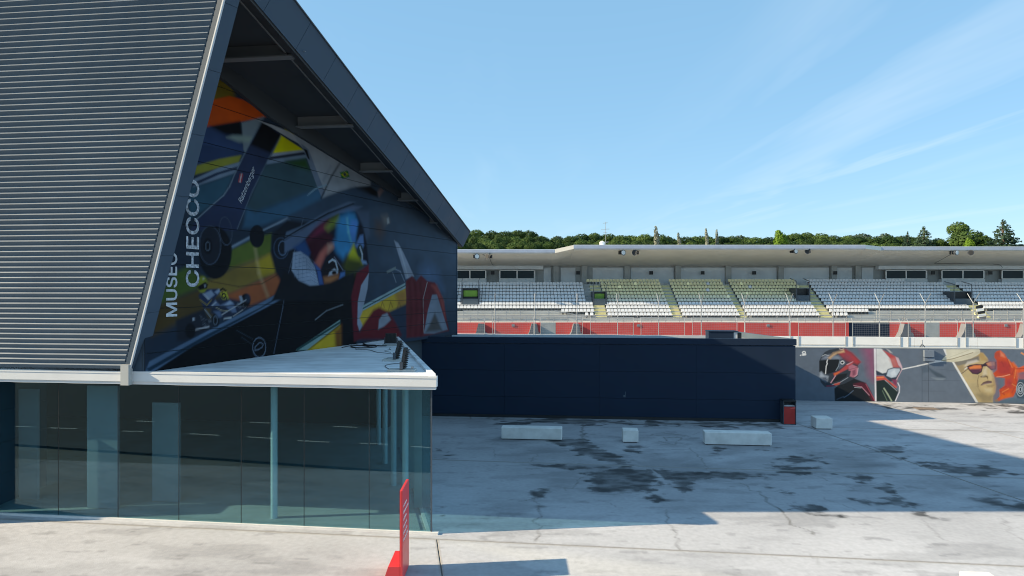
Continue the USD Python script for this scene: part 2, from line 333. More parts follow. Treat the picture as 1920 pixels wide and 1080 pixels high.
    A.poly([(50,625),(330,510),(460,560),(560,640),(400,720),(300,690),(20,830)], (0.11,0.075,0.028), 0.10)
    A.line([(715,240),(740,400),(800,560)], 0.10, (0.75,0.55,0.30), 0.45, 0.08)
    A.line([(300,400),(420,460),(600,495),(760,475),(920,385)], 0.04, (0.12,0.07,0.03), 0.7)
    A.ell(445, 265, 112, 178, (0.010,0.012,0.018), 0.03)
    A.ell(410, 215, 72, 130, (0.022,0.028,0.045), 0.03); A.ell(410, 215, 72, 130, (0.08,0.11,0.17), ring=0.03)
    A.ell(395, 222, 30, 55, (0.01,0.012,0.02), 0.03); A.ell(395, 222, 15, 30, (0.12,0.16,0.22), ring=0.025)
    A.ell(515, 120, 42, 95, (0.08,0.11,0.17), ring=0.025, rot=-0.1)
    A.ell(726, 155, 50, 77, (0.010,0.012,0.020), 0.02)
    # big helmet: ring, vent, eyes
    A.poly([(830,130),(930,40),(1080,60),(1120,200),(1080,480),(960,500),(900,480),(850,400),(820,270)], (0.014,0.018,0.030), 0.08)
    A.ell(890, 235, 50, 70, (0.05,0.08,0.14), ring=0.04); A.ell(900, 235, 28, 48, (0.10,0.16,0.27), ring=0.04)
    A.poly([(20,1075),(-30,1075),(0,1000),(400,790),(780,590),(900,520),(940,500),(955,545),(760,650),(520,775),(300,890)], (0.14,0.22,0.35), 0.02)
    A.poly([(-20,1050),(400,812),(740,640),(930,525),(940,532),(720,662),(400,838),(0,1068)], (0.02,0.05,0.09), 0.02)
    A.poly([(20,1080),(300,895),(522,778),(760,654),(960,548),(1400,400),(1400,900),(900,980)], blk, 0.02)
    A.line([(1040,30),(935,420),(900,640),(840,950)], 0.03, (0.13,0.17,0.25), 0.8)
    A.ell(742, 905, 44, 66, (0.20,0.25,0.34), ring=0.03)
    A.line([(712,905),(735,880),(750,870),(770,885),(760,905),(735,920),(712,925),(712,905)], 0.03, (0.20,0.25,0.34))
    A.line([(590,790),(700,850)], 0.02, (0.06,0.08,0.11)); A.line([(620,835),(695,885)], 0.02, (0.06,0.08,0.11))
    c7()
    A.poly([(-30,480),(60,420),(180,290),(330,180),(450,120),(620,80),(680,120),(740,250),(760,420),(790,690),(700,720),(560,820),(480,860),(300,930),(-40,900)], (0.012,0.014,0.030), 0.06)
    A.poly([(-140,330),(60,250),(300,100),(560,-10),(640,-10),(330,120),(140,220),(0,330),(-160,420)], (0.11,0.16,0.25), 0.03)
    A.poly([(-160,430),(90,270),(350,130),(600,35),(720,40),(640,90),(450,120),(330,180),(180,290),(0,490),(-160,560)], (0.12,0.17,0.28), 0.04)
    A.line([(-160,400),(60,270),(330,120),(620,10)], 0.05, (0.012,0.016,0.03))
    A.poly([(640,80),(790,100),(800,360),(760,420),(720,260)], (0.09,0.13,0.21), 0.12)
    A.poly([(180,330),(260,240),(340,220),(330,300),(200,380),(110,430)], (0.30,0.03,0.08), 0.2, 0.9)
    A.poly([(100,430),(330,320),(420,430),(300,500),(180,680),(130,560)], (0.06,0.008,0.02), 0.15)
    A.poly([(300,280),(360,200),(450,150),(470,220),(400,260),(330,310)], (0.26,0.34,0.05), 0.15, 0.95)
    A.poly([(430,240),(470,150),(560,100),(630,120),(665,220),(640,380),(640,470),(580,560),(500,640),(430,560),(380,470),(420,400)], (0.05,0.30,0.62), 0.2)
    A.poly([(590,200),(650,190),(665,230),(630,440),(600,440),(570,320)], (0.10,0.30,0.75), 0.08)
    A.line([(545,180),(560,330),(590,440)], 0.10, (0.22,0.65,0.75), 0.7, 0.08)
    A.poly([(620,460),(650,560),(700,650),(720,690),(540,720),(560,590),(600,500)], (0.62,0.62,0.03), 0.10)
    A.poly([(540,600),(700,640),(720,720),(640,800),(520,800),(500,700)], (0.07,0.08,0.015), 0.25)
    A.poly([(370,460),(395,500),(300,600),(240,740),(180,680),(240,560),(300,490)], (0.55,0.15,0.12), 0.12)
    A.poly([(330,470),(390,465),(385,510),(330,560)], (0.60,0.38,0.28), 0.12, 0.8)
    A.poly([(270,780),(300,660),(400,600),(450,680),(490,760),(460,800),(340,830),(270,830)], (0.015,0.012,0.018), 0.05)
    A.line([(340,670),(380,640),(415,660),(440,760)], 0.08, (0.55,0.62,0.72), 0.9)
    A.poly([(330,830),(345,785),(400,740),(445,770),(440,800)], (0.48,0.55,0.66), 0.04); A.ell(400, 790, 26, 24, blk, 0.03)
    A.line([(400,610),(500,760)], 0.04, (0.25,0.28,0.40), 0.8)
    A.poly([(280,840),(450,805),(450,850),(360,900),(290,905)], (0.50,0.20,0.08), 0.08)
    A.poly([(470,790),(520,770),(520,820),(455,860)], (0.09,0.22,0.55), 0.05)
    A.poly([(640,480),(690,370),(725,360),(735,480),(720,520),(690,470),(660,520)], (0.16,0.30,0.62), 0.06)
    A.ell(690, 540, 34, 70, (0.02,0.05,0.05), 0.05); A.line([(690,500),(715,580),(715,640)], 0.10, (0.5,0.58,0.68), 0.9); A.poly([(700,640),(760,660),(770,690),(720,690)], (0.25,0.38,0.62), 0.05)
    A.poly([(-60,500),(70,420),(130,560),(110,640),(0,560)], (0.03,0.09,0.26), 0.08)
    A.poly([(-60,560),(20,548),(110,610),(180,720),(230,930),(120,940),(0,880),(-80,760)], (0.34,0.42,0.56), 0.03)
    for i in range(8): A.line([(-60+i*8,600+i*42),(60+i*12,575+i*42),(215,700+i*30)], 0.018, (0.12,0.17,0.28), 0.7)
    for i in range(6): A.line([(-30+i*40,570+i*20),(-50+i*45,850+i*12)], 0.018, (0.12,0.17,0.28), 0.6)
    A.poly([(170,680),(240,740),(280,920),(230,930),(210,780)], (0.05,0.12,0.36), 0.04)
    A.poly([(-160,760),(0,880),(130,935),(300,930),(480,860),(620,790),(600,1100),(-300,1100)], (0.012,0.014,0.020), 0.05)
    # red collar, gloves, bodywork at lower right
    c5()
    A.poly([(470,395),(505,370),(508,430),(440,650),(435,860),(470,890),(400,930),(380,600),(420,430)], (0.17,0.016,0.03), 0.05)
    A.poly([(508,430),(498,545),(462,700),(472,800),(440,852),(424,800),(428,640),(452,520)], (0.38,0.44,0.56), 0.03)
    A.poly([(465,700),(770,538),(790,660),(640,730),(470,830),(440,760)], (0.72,0.48,0.05), 0.05)
    A.poly([(700,575),(775,540),(790,660),(720,690)], (0.45,0.20,0.06), 0.2, 0.8)
    A.poly([(462,668),(770,503),(774,540),(462,705)], (0.36,0.50,0.52), 0.02); A.line([(465,688),(772,522)], 0.05, (0.04,0.10,0.12))
    for x in (600, 660, 720): A.line([(x-10,700),(x+5,640),(x+20,680)], 0.06, (0.30,0.17,0.03), 0.7)
    A.poly([(600,735),(790,650),(790,880),(640,900)], (0.035,0.05,0.09), 0.08)
    A.poly([(420,910),(470,800),(540,700),(580,678),(650,712),(700,790),(745,880),(700,910)], (0.17,0.016,0.025), 0.08)
    A.poly([(575,840),(582,770),(605,735),(640,722),(668,770),(620,815)], (0.34,0.38,0.46), 0.05)
    A.poly([(690,195),(720,215),(760,290),(835,455),(775,475),(735,340)], (0.36,0.41,0.52), 0.04)
    A.line([(730,250),(790,460)], 0.10, (0.55,0.60,0.68), 0.7, 0.05)
    A.line([(640,430),(690,400),(735,420),(765,490)], 0.06, (0.26,0.32,0.42), 0.8); A.line([(680,430),(705,500)], 0.05, (0.3,0.36,0.44), 0.8); A.line([(640,425),(700,395)], 0.12, (0.22,0.27,0.27), 0.8)
    A.poly([(870,480),(880,400),(940,370),(1010,430),(1050,560),(1000,520)], (0.12,0.20,0.36), 0.4, 0.8)
    A.poly([(775,490),(820,452),(850,490),(885,448),(930,490),(985,500),(1045,620),(1088,850),(900,890),(780,900)], (0.17,0.025,0.035), 0.05)
    A.poly([(905,870),(935,700),(965,590),(1000,585),(1078,840),(980,870)], (0.26,0.30,0.38), 0.04)
    A.poly([(920,860),(985,720),(1040,850)], (0.10,0.09,0.09), 0.15)
    A.line([(930,500),(900,620),(905,860)], 0.06, (0.45,0.40,0.40), 0.9)
    for x in (800, 840, 880): A.line([(x,500),(x+15,700),(x+5,880)], 0.2, (0.10,0.01,0.015), 0.7, 0.12)
    A.poly([(960,520),(1000,520),(1050,640),(1060,760),(1010,600)], (0.48,0.10,0.09), 0.12, 0.8)
    A.poly([(-20,990),(300,768),(300,800),(60,990)], (0.30,0.46,0.44), 0.02); A.line([(-10,985),(300,788)], 0.08, (0.03,0.09,0.09))
    A.poly([(60,995),(300,812),(305,990)], (0.75,0.50,0.03), 0.06); A.poly([(260,850),(310,810),(310,1000),(270,1000)], (0.25,0.09,0.02), 0.15)
    A.line([(120,770),(200,705),(320,660)], 0.04, (0.25,0.29,0.34), 0.9)
    A.poly([(600,20),(640,10),(660,60),(620,90)], (0.28,0.26,0.25), 0.15, 0.7); A.poly([(640,40),(650,30),(655,70),(640,75)], (0.55,0.58,0.60), 0.05, 0.9)
    A.poly([(560,60),(600,60),(620,140),(590,180),(560,140)], (0.16,0.09,0.06), 0.25, 0.7)
    A.poly([(1010,60),(1150,130),(1150,200),(1060,140)], (0.25,0.32,0.42), 0.4, 0.9)
    # kart and driver
    c6()
    A.poly([(-80,700),(330,530),(380,640),(460,800),(60,990),(-60,1000)], (0.025,0.03,0.045), 0.05)
    A.poly([(250,340),(310,250),(520,240),(560,300),(480,380),(430,520),(320,520)], (0.03,0.05,0.12), 0.03)
    A.poly([(310,320),(430,260),(480,330),(400,400)], (0.34,0.42,0.58), 0.03); A.poly([(315,315),(330,320),(410,390),(385,402)], (0.62,0.66,0.74), 0.02)
    A.poly([(480,290),(540,245),(570,270),(520,320)], (0.36,0.45,0.62), 0.03)
    A.line([(270,400),(370,480),(440,400)], 0.03, (0.40,0.30,0.08))
    A.ell(305, 180, 72, 122, (0.32,0.36,0.04), 0.03); A.poly([(225,215),(350,140),(385,180),(370,240),(260,262)], (0.008,0.008,0.012), 0.02); A.ell(320, 98, 12, 12, (0.7,0.7,0.5), 0.03); A.poly([(330,185),(352,175),(352,220),(335,225)], (0.4,0.45,0.5), 0.02)
    A.poly([(560,300),(650,280),(705,420),(620,480)], (0.60,0.55,0.05), 0.02); A.ell(615, 345, 24, 32, (0.02,0.02,0.02), ring=0.035); A.line([(640,340),(658,385),(655,425)], 0.035, (0.02,0.02,0.02)); A.line([(585,290),(600,330)], 0.035, (0.02,0.02,0.02))
    A.line([(560,265),(600,240),(645,270)], 0.05, (0.01,0.01,0.012))
    A.poly([(440,400),(700,380),(900,420),(900,560),(600,680),(420,600)], (0.03,0.04,0.075), 0.06)
    A.poly([(430,490),(490,400),(510,430),(560,480),(700,410),(760,460),(800,580),(740,590),(640,500)], (0.16,0.22,0.36), 0.03)
    A.poly([(620,480),(700,415),(750,450),(680,480)], (0.42,0.50,0.66), 0.03); A.poly([(430,490),(500,430),(510,440),(450,495)], (0.55,0.6,0.7), 0.02)
    A.ell(925, 415, 75, 105, (0.010,0.011,0.016), 0.03, rot=0.15); A.ell(960, 380, 40, 60, (0.05,0.07,0.12), 0.05, 0.7)
    A.ell(495, 700, 55, 100, (0.010,0.011,0.016), 0.03); A.ell(492, 700, 28, 62, (0.12,0.15,0.20), ring=0.03)
    A.ell(130, 850, 75, 110, (0.010,0.011,0.016), 0.03)
    A.poly([(470,570),(560,560),(590,640),(540,660)], (0.14,0.20,0.34), 0.04)
    A.line([(590,615),(935,405)], 0.035, (0.48,0.50,0.55)); A.line([(620,675),(720,660)], 0.05, (0.55,0.58,0.62)); A.line([(750,640),(890,545)], 0.03, (0.42,0.40,0.40)); A.line([(205,835),(400,790)], 0.05, (0.50,0.48,0.52)); A.line([(340,540),(430,660)], 0.03, (0.36,0.40,0.46)); A.line([(500,510),(580,555),(670,560)], 0.025, (0.45,0.40,0.28))
    A.poly([(835,350),(870,345),(895,420),(860,440)], (0.40,0.46,0.56), 0.03); A.poly([(160,665),(190,660),(190,700),(165,705)], (0.55,0.6,0.7), 0.02)
    rng = np.random.default_rng(4)
    for _ in range(16):
        x, y = rng.uniform(220, 420), rng.uniform(640, 800); A.line([(x,y),(x+rng.uniform(-40,40),y-rng.uniform(10,50))], 0.02, (0.16,0.18,0.22), 0.7)
    for _ in range(14):
        x, y = rng.uniform(820, 930), rng.uniform(440, 540); A.line([(x,y),(x+rng.uniform(-25,25),y-rng.uniform(5,25))], 0.02, (0.24,0.26,0.30), 0.7)
    # small national flag on the roll bar
    c2()
    for i, cc in enumerate(((0.55,0.06,0.08),(0.75,0.7,0.72),(0.55,0.06,0.08))):
        a0, a1 = i/3, (i+1)/3; L = lambda t: (528+14*t, 758-54*0+5*t); 
        A.poly([(540+7.3*3*a0,703+2*a0),(540+7.3*3*a1,703+2*a1),(528+7.3*3*a1,762+2*a1),(528+7.3*3*a0,762+2*a0)], cc, 0.008)
    A.c *= (0.72+0.56*meshkit.fbm(np.stack([s_*0.9, z_*1.4, 0*s_], 1), 5, 77))[:, None]
    return A.c*0.42

def yard_mural(pts):
    A = Paint(pts, (0.125, 0.155, 0.20), ywall); a = lambda: A.crop(1520, 640, 9); b = lambda: A.crop(1720, 640, 9)
    red, blk, pink, wh = (0.45, 0.035, 0.045), (0.010, 0.013, 0.017), (0.50, 0.17, 0.22), (0.72, 0.70, 0.68)
    a()
    A.poly([(880,100),(1075,100),(1075,640),(1010,560),(960,300)], (0.36,0.06,0.15), 0.35, 0.85)
    A.poly([(410,1010),(400,800),(480,720),(720,620),(900,690),(985,790),(1095,1020)], blk, 0.03)
    A.poly([(720,720),(840,690),(930,700),(985,790),(1090,1010),(1040,1010),(960,880),(860,770)], (0.10,0.012,0.025), 0.05)
    A.line([(725,745),(860,770),(990,910)], 0.035, (0.55,0.25,0.30)); A.line([(740,780),(850,785)], 0.02, (0.6,0.6,0.62)); A.line([(930,720),(1085,1005)], 0.03, (0.45,0.08,0.12))
    A.line([(560,950),(640,900),(720,830)], 0.04, (0.10,0.14,0.20)); A.line([(440,980),(560,930)], 0.05, (0.05,0.07,0.10))
    A.poly([(140,560),(145,330),(180,250),(240,180),(320,140),(460,120),(560,130),(680,185),(760,260),(845,350),(800,400),(800,580),(720,640),(560,720),(330,770),(240,770),(170,690)], (0.035,0.045,0.06), 0.02)
    A.poly([(520,135),(600,140),(700,200),(845,350),(790,390),(640,330),(540,270),(480,210)], (0.46,0.045,0.05), 0.12)
    A.poly([(560,180),(680,230),(700,320),(600,330),(540,280)], (0.20,0.06,0.09), 0.2, 0.8)
    A.poly([(190,300),(230,250),(320,225),(470,240),(520,290),(470,310),(290,300)], (0.22,0.25,0.31), 0.08)
    A.poly([(290,280),(380,190),(560,140),(575,185),(450,205),(380,250),(330,300)], (0.62,0.38,0.20), 0.05)
    for y in (0, 25, 45): A.line([(300,270-y/2),(400,205-y/2),(540,160-y/2)], 0.018, (0.10,0.08,0.08), 0.7)
    A.line([(190,250),(240,225),(310,240)], 0.02, (0.7,0.72,0.74)); A.line([(480,125),(520,140),(560,125)], 0.025, (0.7,0.62,0.5))
    A.poly([(145,330),(290,310),(470,305),(490,340),(460,440),(410,510),(330,540),(220,560),(150,520)], blk, 0.015)
    A.line([(285,310),(272,350),(280,375),(262,420),(250,548)], 0.05, wh); A.line([(490,330),(470,420),(425,495)], 0.03, (0.30,0.36,0.40))
    A.poly([(495,320),(560,310),(600,370),(540,430),(470,470)], (0.09,0.11,0.15), 0.03); A.ell(535, 358, 28, 26, wh, ring=0.03); A.ell(535, 358, 18, 16, blk, 0.01)
    A.poly([(150,530),(180,510),(230,570),(300,590),(280,680),(200,650),(150,600)], (0.36,0.40,0.46), 0.06); A.poly([(175,610),(260,600),(290,650),(250,700)], (0.10,0.12,0.16), 0.05)
    A.poly([(380,540),(480,500),(600,400),(720,340),(720,360),(640,460),(500,530),(400,590)], (0.48,0.07,0.07), 0.03); A.poly([(400,545),(480,510),(490,525),(400,580)], (0.75,0.16,0.03), 0.03)
    A.poly([(600,390),(720,335),(700,360),(620,400)], (0.62,0.32,0.36), 0.02)
    A.poly([(640,420),(700,390),(790,430),(800,500),(780,580),(720,610),(660,590),(680,500),(640,490)], pink, 0.03); A.poly([(700,500),(760,470),(760,560),(710,580)], (0.26,0.08,0.12), 0.03)
    A.line([(640,480),(790,440)], 0.02, (0.12,0.03,0.05)); A.line([(800,450),(785,560),(740,600)], 0.03, (0.66,0.4,0.45))
    A.poly([(400,610),(470,560),(620,540),(600,600),(500,660),(360,700)], blk, 0.03); A.line([(340,700),(420,580)], 0.05, (0.55,0.30,0.36)); A.line([(360,735),(500,690),(630,610)], 0.03, (0.36,0.38,0.42))
    A.poly([(390,720),(500,690),(480,730),(400,745)], (0.55,0.08,0.05), 0.03); A.line([(270,755),(390,750)], 0.04, (0.35,0.03,0.08))
    # white bar and motorcycle front
    A.poly([(1066,110),(1100,110),(1112,1010),(1085,1010)], (0.78,0.72,0.74), 0.012)
    A.poly([(1105,110),(1190,115),(1280,220),(1350,300),(1395,440),(1310,470),(1270,530),(1210,540),(1110,490)], (0.68,0.67,0.65), 0.03)
    A.poly([(1190,115),(1260,112),(1340,150),(1370,200),(1300,180)], (0.10,0.11,0.14), 0.03); A.poly([(1270,120),(1330,150),(1380,200),(1340,190)], (0.5,0.48,0.48), 0.03)
    A.poly([(1220,150),(1330,200),(1430,260),(1480,400),(1510,440),(1395,440),(1350,300),(1280,215)], (0.50,0.07,0.07), 0.04); A.poly([(1330,300),(1430,280),(1470,420),(1400,430)], (0.55,0.20,0.18), 0.1, 0.8)
    A.poly([(1430,260),(1480,280),(1545,430),(1545,480),(1470,620),(1450,700),(1430,640),(1500,500),(1525,450),(1480,400)], (0.62,0.42,0.46), 0.02)
    A.poly([(1100,490),(1210,545),(1280,530),(1300,470),(1400,440),(1520,455),(1530,480),(1440,650),(1340,680),(1240,570),(1110,570)], (0.03,0.045,0.07), 0.02)
    A.poly([(1280,580),(1310,480),(1400,455),(1500,460),(1510,490),(1440,600),(1360,615)], (0.50,0.56,0.62), 0.03); A.poly([(1340,540),(1420,470),(1440,560),(1380,600)], (0.66,0.70,0.74), 0.05, 0.8)
    A.poly([(1105,590),(1230,585),(1300,650),(1460,770),(1440,790),(1250,650),(1110,660)], (0.62,0.09,0.06), 0.03); A.line([(1110,615),(1230,605)], 0.05, (0.80,0.25,0.08))
    A.poly([(1370,640),(1460,650),(1450,760),(1400,720)], (0.22,0.04,0.09), 0.04)
    A.poly([(1105,670),(1230,650),(1330,700),(1480,840),(1420,1010),(1115,1010)], (0.012,0.025,0.025), 0.02)
    A.line([(1470,700),(1500,760),(1495,860),(1430,1005)], 0.05, (0.66,0.64,0.68)); A.line([(1260,660),(1460,840)], 0.025, (0.45,0.46,0.48)); A.line([(1235,790),(1300,890),(1365,1005)], 0.07, (0.34,0.40,0.27)); A.line([(1210,830),(1290,1000)], 0.03, (0.16,0.24,0.16))
    # white pointer line to the face
    A.line([(1545,470),(1810,415)], 0.06, wh); b(); A.line([(0,415),(300,348),(480,325)], 0.07, wh); A.line([(300,325),(430,340)], 0.05, wh)
    # dent and shade marks of the painted ledge
    A.poly([(60,440),(130,420),(220,480),(200,520),(100,530)], (0.09,0.12,0.16), 0.05); A.poly([(170,420),(260,480),(480,600),(490,630),(330,600),(230,520)], (0.065,0.09,0.12), 0.05); A.poly([(240,610),(480,625),(430,660),(330,660)], (0.20,0.24,0.28), 0.05)
    A.line([(80,470),(80,1020)], 0.025, (0.07,0.09,0.12)); A.line([(80,660),(720,665)], 0.02, (0.08,0.10,0.13)); A.line([(280,470),(620,490)], 0.012, (0.09,0.11,0.14)); A.line([(90,840),(480,845)], 0.015, (0.09,0.11,0.14))
    # face in hat and sunglasses
    sk, sk2, sh = (0.52, 0.385, 0.185), (0.44, 0.29, 0.11), (0.15, 0.10, 0.05)
    A.poly([(600,350),(1060,190),(1110,200),(1180,280),(1210,350),(1250,470),(1290,560),(1310,660),(1330,760),(1320,860),(1280,920),(1270,1030),(1020,1030)], sk, 0.03)
    A.poly([(1050,180),(1110,200),(1190,310),(1190,340),(1080,320),(1030,250)], sk2, 0.06)
    A.poly([(600,350),(900,290),(1040,240),(1050,320),(840,380),(680,420)], (0.20,0.18,0.15), 0.05); A.poly([(850,340),(1000,310),(1040,340),(860,390),(780,440)], (0.62,0.55,0.48), 0.05, 0.8)
    A.poly([(640,430),(830,470),(900,560),(1020,580),(1000,640),(860,640),(760,580)], (0.46,0.36,0.20), 0.1, 0.7); A.poly([(680,420),(740,550),(830,440),(760,400)], (0.30,0.22,0.12), 0.06, 0.7); A.line([(1085,600),(1180,590)], 0.03, sh); A.line([(1020,660),(1010,760),(1060,850)], 0.035, sh, 0.6, 0.03); A.poly([(1190,430),(1250,470),(1290,560),(1250,640),(1200,560)], (0.60,0.46,0.26), 0.08, 0.8)
    A.poly([(1030,560),(1060,600),(1020,660),(1030,780),(1060,900),(1010,1000),(900,880),(820,680),(960,690)], (0.44,0.35,0.19), 0.1, 0.7)
    A.poly([(1090,860),(1200,910),(1290,880),(1270,1030),(1100,1030),(1000,900)], (0.30,0.23,0.12), 0.15)
    A.poly([(1270,560),(1310,660),(1330,760),(1300,880),(1270,780),(1260,640)], (0.46,0.30,0.13), 0.08, 0.8)
    A.poly([(1050,600),(1100,575),(1150,560),(1195,600),(1190,645),(1165,605),(1090,612)], sh, 0.025); A.line([(1040,570),(1015,660),(1030,770)], 0.03, sh, 0.7); A.poly([(1110,480),(1170,430),(1180,560),(1100,600)], (0.66,0.57,0.42), 0.06, 0.7)
    A.poly([(1065,740),(1110,690),(1190,660),(1255,670),(1260,700),(1150,720),(1090,745)], (0.14,0.08,0.07), 0.02); A.line([(1100,725),(1250,705)], 0.03, (0.36,0.26,0.22)); A.poly([(1170,740),(1290,740),(1260,770),(1190,770)], sh, 0.06, 0.6); A.poly([(1130,790),(1260,800),(1240,860),(1150,850)], (0.56,0.46,0.28), 0.06, 0.7)
    A.poly([(825,430),(880,400),(1000,380),(1110,385),(1160,350),(1240,330),(1335,345),(1330,470),(1250,490),(1170,420),(1110,425),(1085,520),(1020,560),(930,550),(880,500)], (0.045,0.025,0.04), 0.015)
    A.poly([(870,440),(960,405),(1070,400),(1085,440),(1060,500),(960,480),(890,480)], (0.72,0.20,0.06), 0.04); A.poly([(880,470),(1080,460),(1060,510),(1000,545),(930,530)], (0.10,0.03,0.06), 0.05)
    A.poly([(1165,370),(1230,345),(1300,350),(1310,410),(1250,430),(1190,410)], (0.70,0.28,0.12), 0.04); A.poly([(1200,420),(1310,405),(1300,450),(1250,470)], (0.30,0.06,0.06), 0.04)
    A.line([(840,440),(800,470)], 0.05, wh, 0.8); A.line([(740,550),(850,470)], 0.03, (0.08,0.05,0.05))
    A.poly([(430,115),(1030,115),(1060,150),(1055,200),(1000,240),(900,290),(760,325),(590,350),(480,340),(410,325),(440,280),(490,235)], (0.66,0.61,0.47), 0.02)
    A.line([(410,330),(600,295),(780,240),(940,190)], 0.035, (0.20,0.15,0.08)); A.poly([(480,335),(700,280),(950,195),(1050,160),(1055,200),(900,285),(600,350)], (0.56,0.50,0.36), 0.04, 0.8); A.line([(540,270),(760,190),(860,150)], 0.02, (0.50,0.44,0.30))
    A.poly([(430,110),(470,110),(500,240),(480,230)], wh, 0.015)
    A.poly([(585,350),(620,350),(1030,1030),(985,1030)], (0.74,0.72,0.68), 0.012)
    # figure in orange overalls and wheel
    A.poly([(1190,320),(1330,280),(1330,560),(1380,900),(1300,980),(1340,760),(1300,600)], (0.20,0.13,0.18), 0.15, 0.8)
    A.poly([(1310,200),(1340,165),(1400,150),(1470,210),(1520,290),(1600,360),(1680,440),(1700,640),(1690,780),(1620,940),(1480,960),(1380,1010),(1330,990),(1400,920),(1380,820),(1480,740),(1480,620),(1310,600),(1280,540),(1350,480),(1340,320),(1300,270)], (0.56,0.07,0.018), 0.03)
    A.poly([(1350,320),(1500,330),(1590,400),(1590,560),(1400,570),(1340,520)], (0.40,0.035,0.035), 0.12, 0.85); A.poly([(1490,640),(1600,620),(1590,780),(1480,780)], (0.38,0.04,0.05), 0.12, 0.8)
    A.poly([(1310,210),(1390,170),(1420,260),(1340,300)], (0.42,0.06,0.04), 0.08, 0.8); A.poly([(1400,170),(1460,220),(1480,270),(1410,250)], (0.75,0.26,0.14), 0.06, 0.8)
    A.line([(1340,600),(1450,590),(1560,560)], 0.05, (0.72,0.28,0.16), 0.9); A.line([(1610,370),(1690,470),(1700,600)], 0.14, (0.72,0.13,0.02), 0.8, 0.05); A.poly([(1400,900),(1560,860),(1600,930),(1400,990)], (0.72,0.13,0.015), 0.08, 0.8)
    A.poly([(1660,470),(1820,400),(1960,380),(1960,500),(1820,510),(1690,540)], (0.66,0.10,0.03), 0.03); A.line([(1660,465),(1790,460),(1960,440)], 0.04, (0.30,0.03,0.02), 0.8)
    for p in ([(1520,300),(1560,420)], [(1640,440),(1600,560)], [(1400,800),(1500,760)], [(1560,700),(1660,740)], [(1600,860),(1680,700)], [(1420,340),(1460,420)], [(1640,560),(1680,700)], [(1400,840),(1470,900)]): A.line(p, 0.045, (0.30,0.03,0.025), 0.6, 0.03)
    for p in ([(1540,310),(1600,440)], [(1660,480),(1640,620)], [(1430,860),(1540,800)], [(1600,720),(1670,760)]): A.line(p, 0.035, (0.85,0.28,0.08), 0.7, 0.03)
    A.poly([(1690,540),(1820,520),(1960,520),(1960,680),(1700,680)], (0.34,0.10,0.12), 0.1, 0.8)
    A.poly([(1400,1000),(1640,940),(1960,960),(1960,1040),(1400,1040)], (0.09,0.14,0.19), 0.1)
    A.poly([(1690,680),(1720,640),(1960,640),(1960,980),(1690,960),(1660,880)], (0.05,0.085,0.12), 0.03)
    A.ell(1745, 800, 75, 125, (0.02,0.035,0.05), 0.03)
    for r in (66, 42, 22): A.ell(1740, 810, r, r*1.75, (0.42,0.48,0.54), ring=0.04, a=0.7)
    A.line([(1755,195),(1830,240)], 0.08, (0.7,0.28,0.12))
    A.ell(1340, 1000, 30, 22, (0.25,0.16,0.10), 0.04)
    A.c *= 0.88
    # signature
    A.crop(1440, 620, 4)
    A.ell(245, 185, 5, 5, wh, 0.01); A.line([(255,180),(285,176)], 0.045, wh); A.line([(258,186),(284,182)], 0.04, wh); A.ell(270, 165, 11, 9, wh, ring=0.04)
    return A.c

def grid_faces(nr, nc):
    i = np.arange(nr*nc).reshape(nr, nc); a, b, c, d = i[:-1, :-1].ravel(), i[:-1, 1:].ravel(), i[1:, 1:].ravel(), i[1:, :-1].ravel()
    return np.concatenate([np.stack([a, b, c], 1), np.stack([a, c, d], 1)])
def painted_panel(name, parent, mapf, s0f, s1f, z0, z1, ds, dz, colf, mat_, thick=0.06, inset=0.012, **cd):
    """a panel of a painted wall: front grid plus rim going back, mapf(s, z, off) gives the point"""
    nz = max(2, int((z1-z0)/dz)+1); ns = max(2, int((max(s1f(z0), s1f(z1))-s0f(z0))/ds)+1)
    Z = np.linspace(z0+inset/2, z1-inset/2, nz); T = np.linspace(0, 1, ns)
    zz = np.repeat(Z, ns); ss = np.concatenate([s0f(z)+T*(s1f(z)-s0f(z)) for z in Z])
    pts = np.stack([ss, zz], 1); col = colf(pts)
    v = np.array([mapf(0, 0)])+np.outer(ss, mapf(1, 0)-mapf(0, 0))+np.outer(zz, V3(0, 0, 1)); f = grid_faces(nz, ns)
    rim = np.concatenate([np.arange(ns), np.arange(1, nz)*ns+ns-1, (nz-1)*ns+np.arange(ns-2, -1, -1), np.arange(nz-2, 0, -1)*ns])
    back = v[rim]-(mapf(0, 0, 1)-mapf(0, 0, 0))*thick; n = len(v); k = len(rim); r2 = np.roll(np.arange(k), -1)
    v2 = np.vstack([v, v[rim], back]); c2 = np.vstack([col, col[rim]*0+np.array([0.02, 0.025, 0.03]), col[rim]*0+np.array([0.02, 0.025, 0.03])])
    rf = np.concatenate([np.stack([n+np.arange(k), n+k+np.arange(k), n+k+r2], 1), np.stack([n+np.arange(k), n+k+r2, n+r2], 1)])
    return obj(name, (v2, np.vstack([f, rf])), mat_, parent, col=c2, **cd)

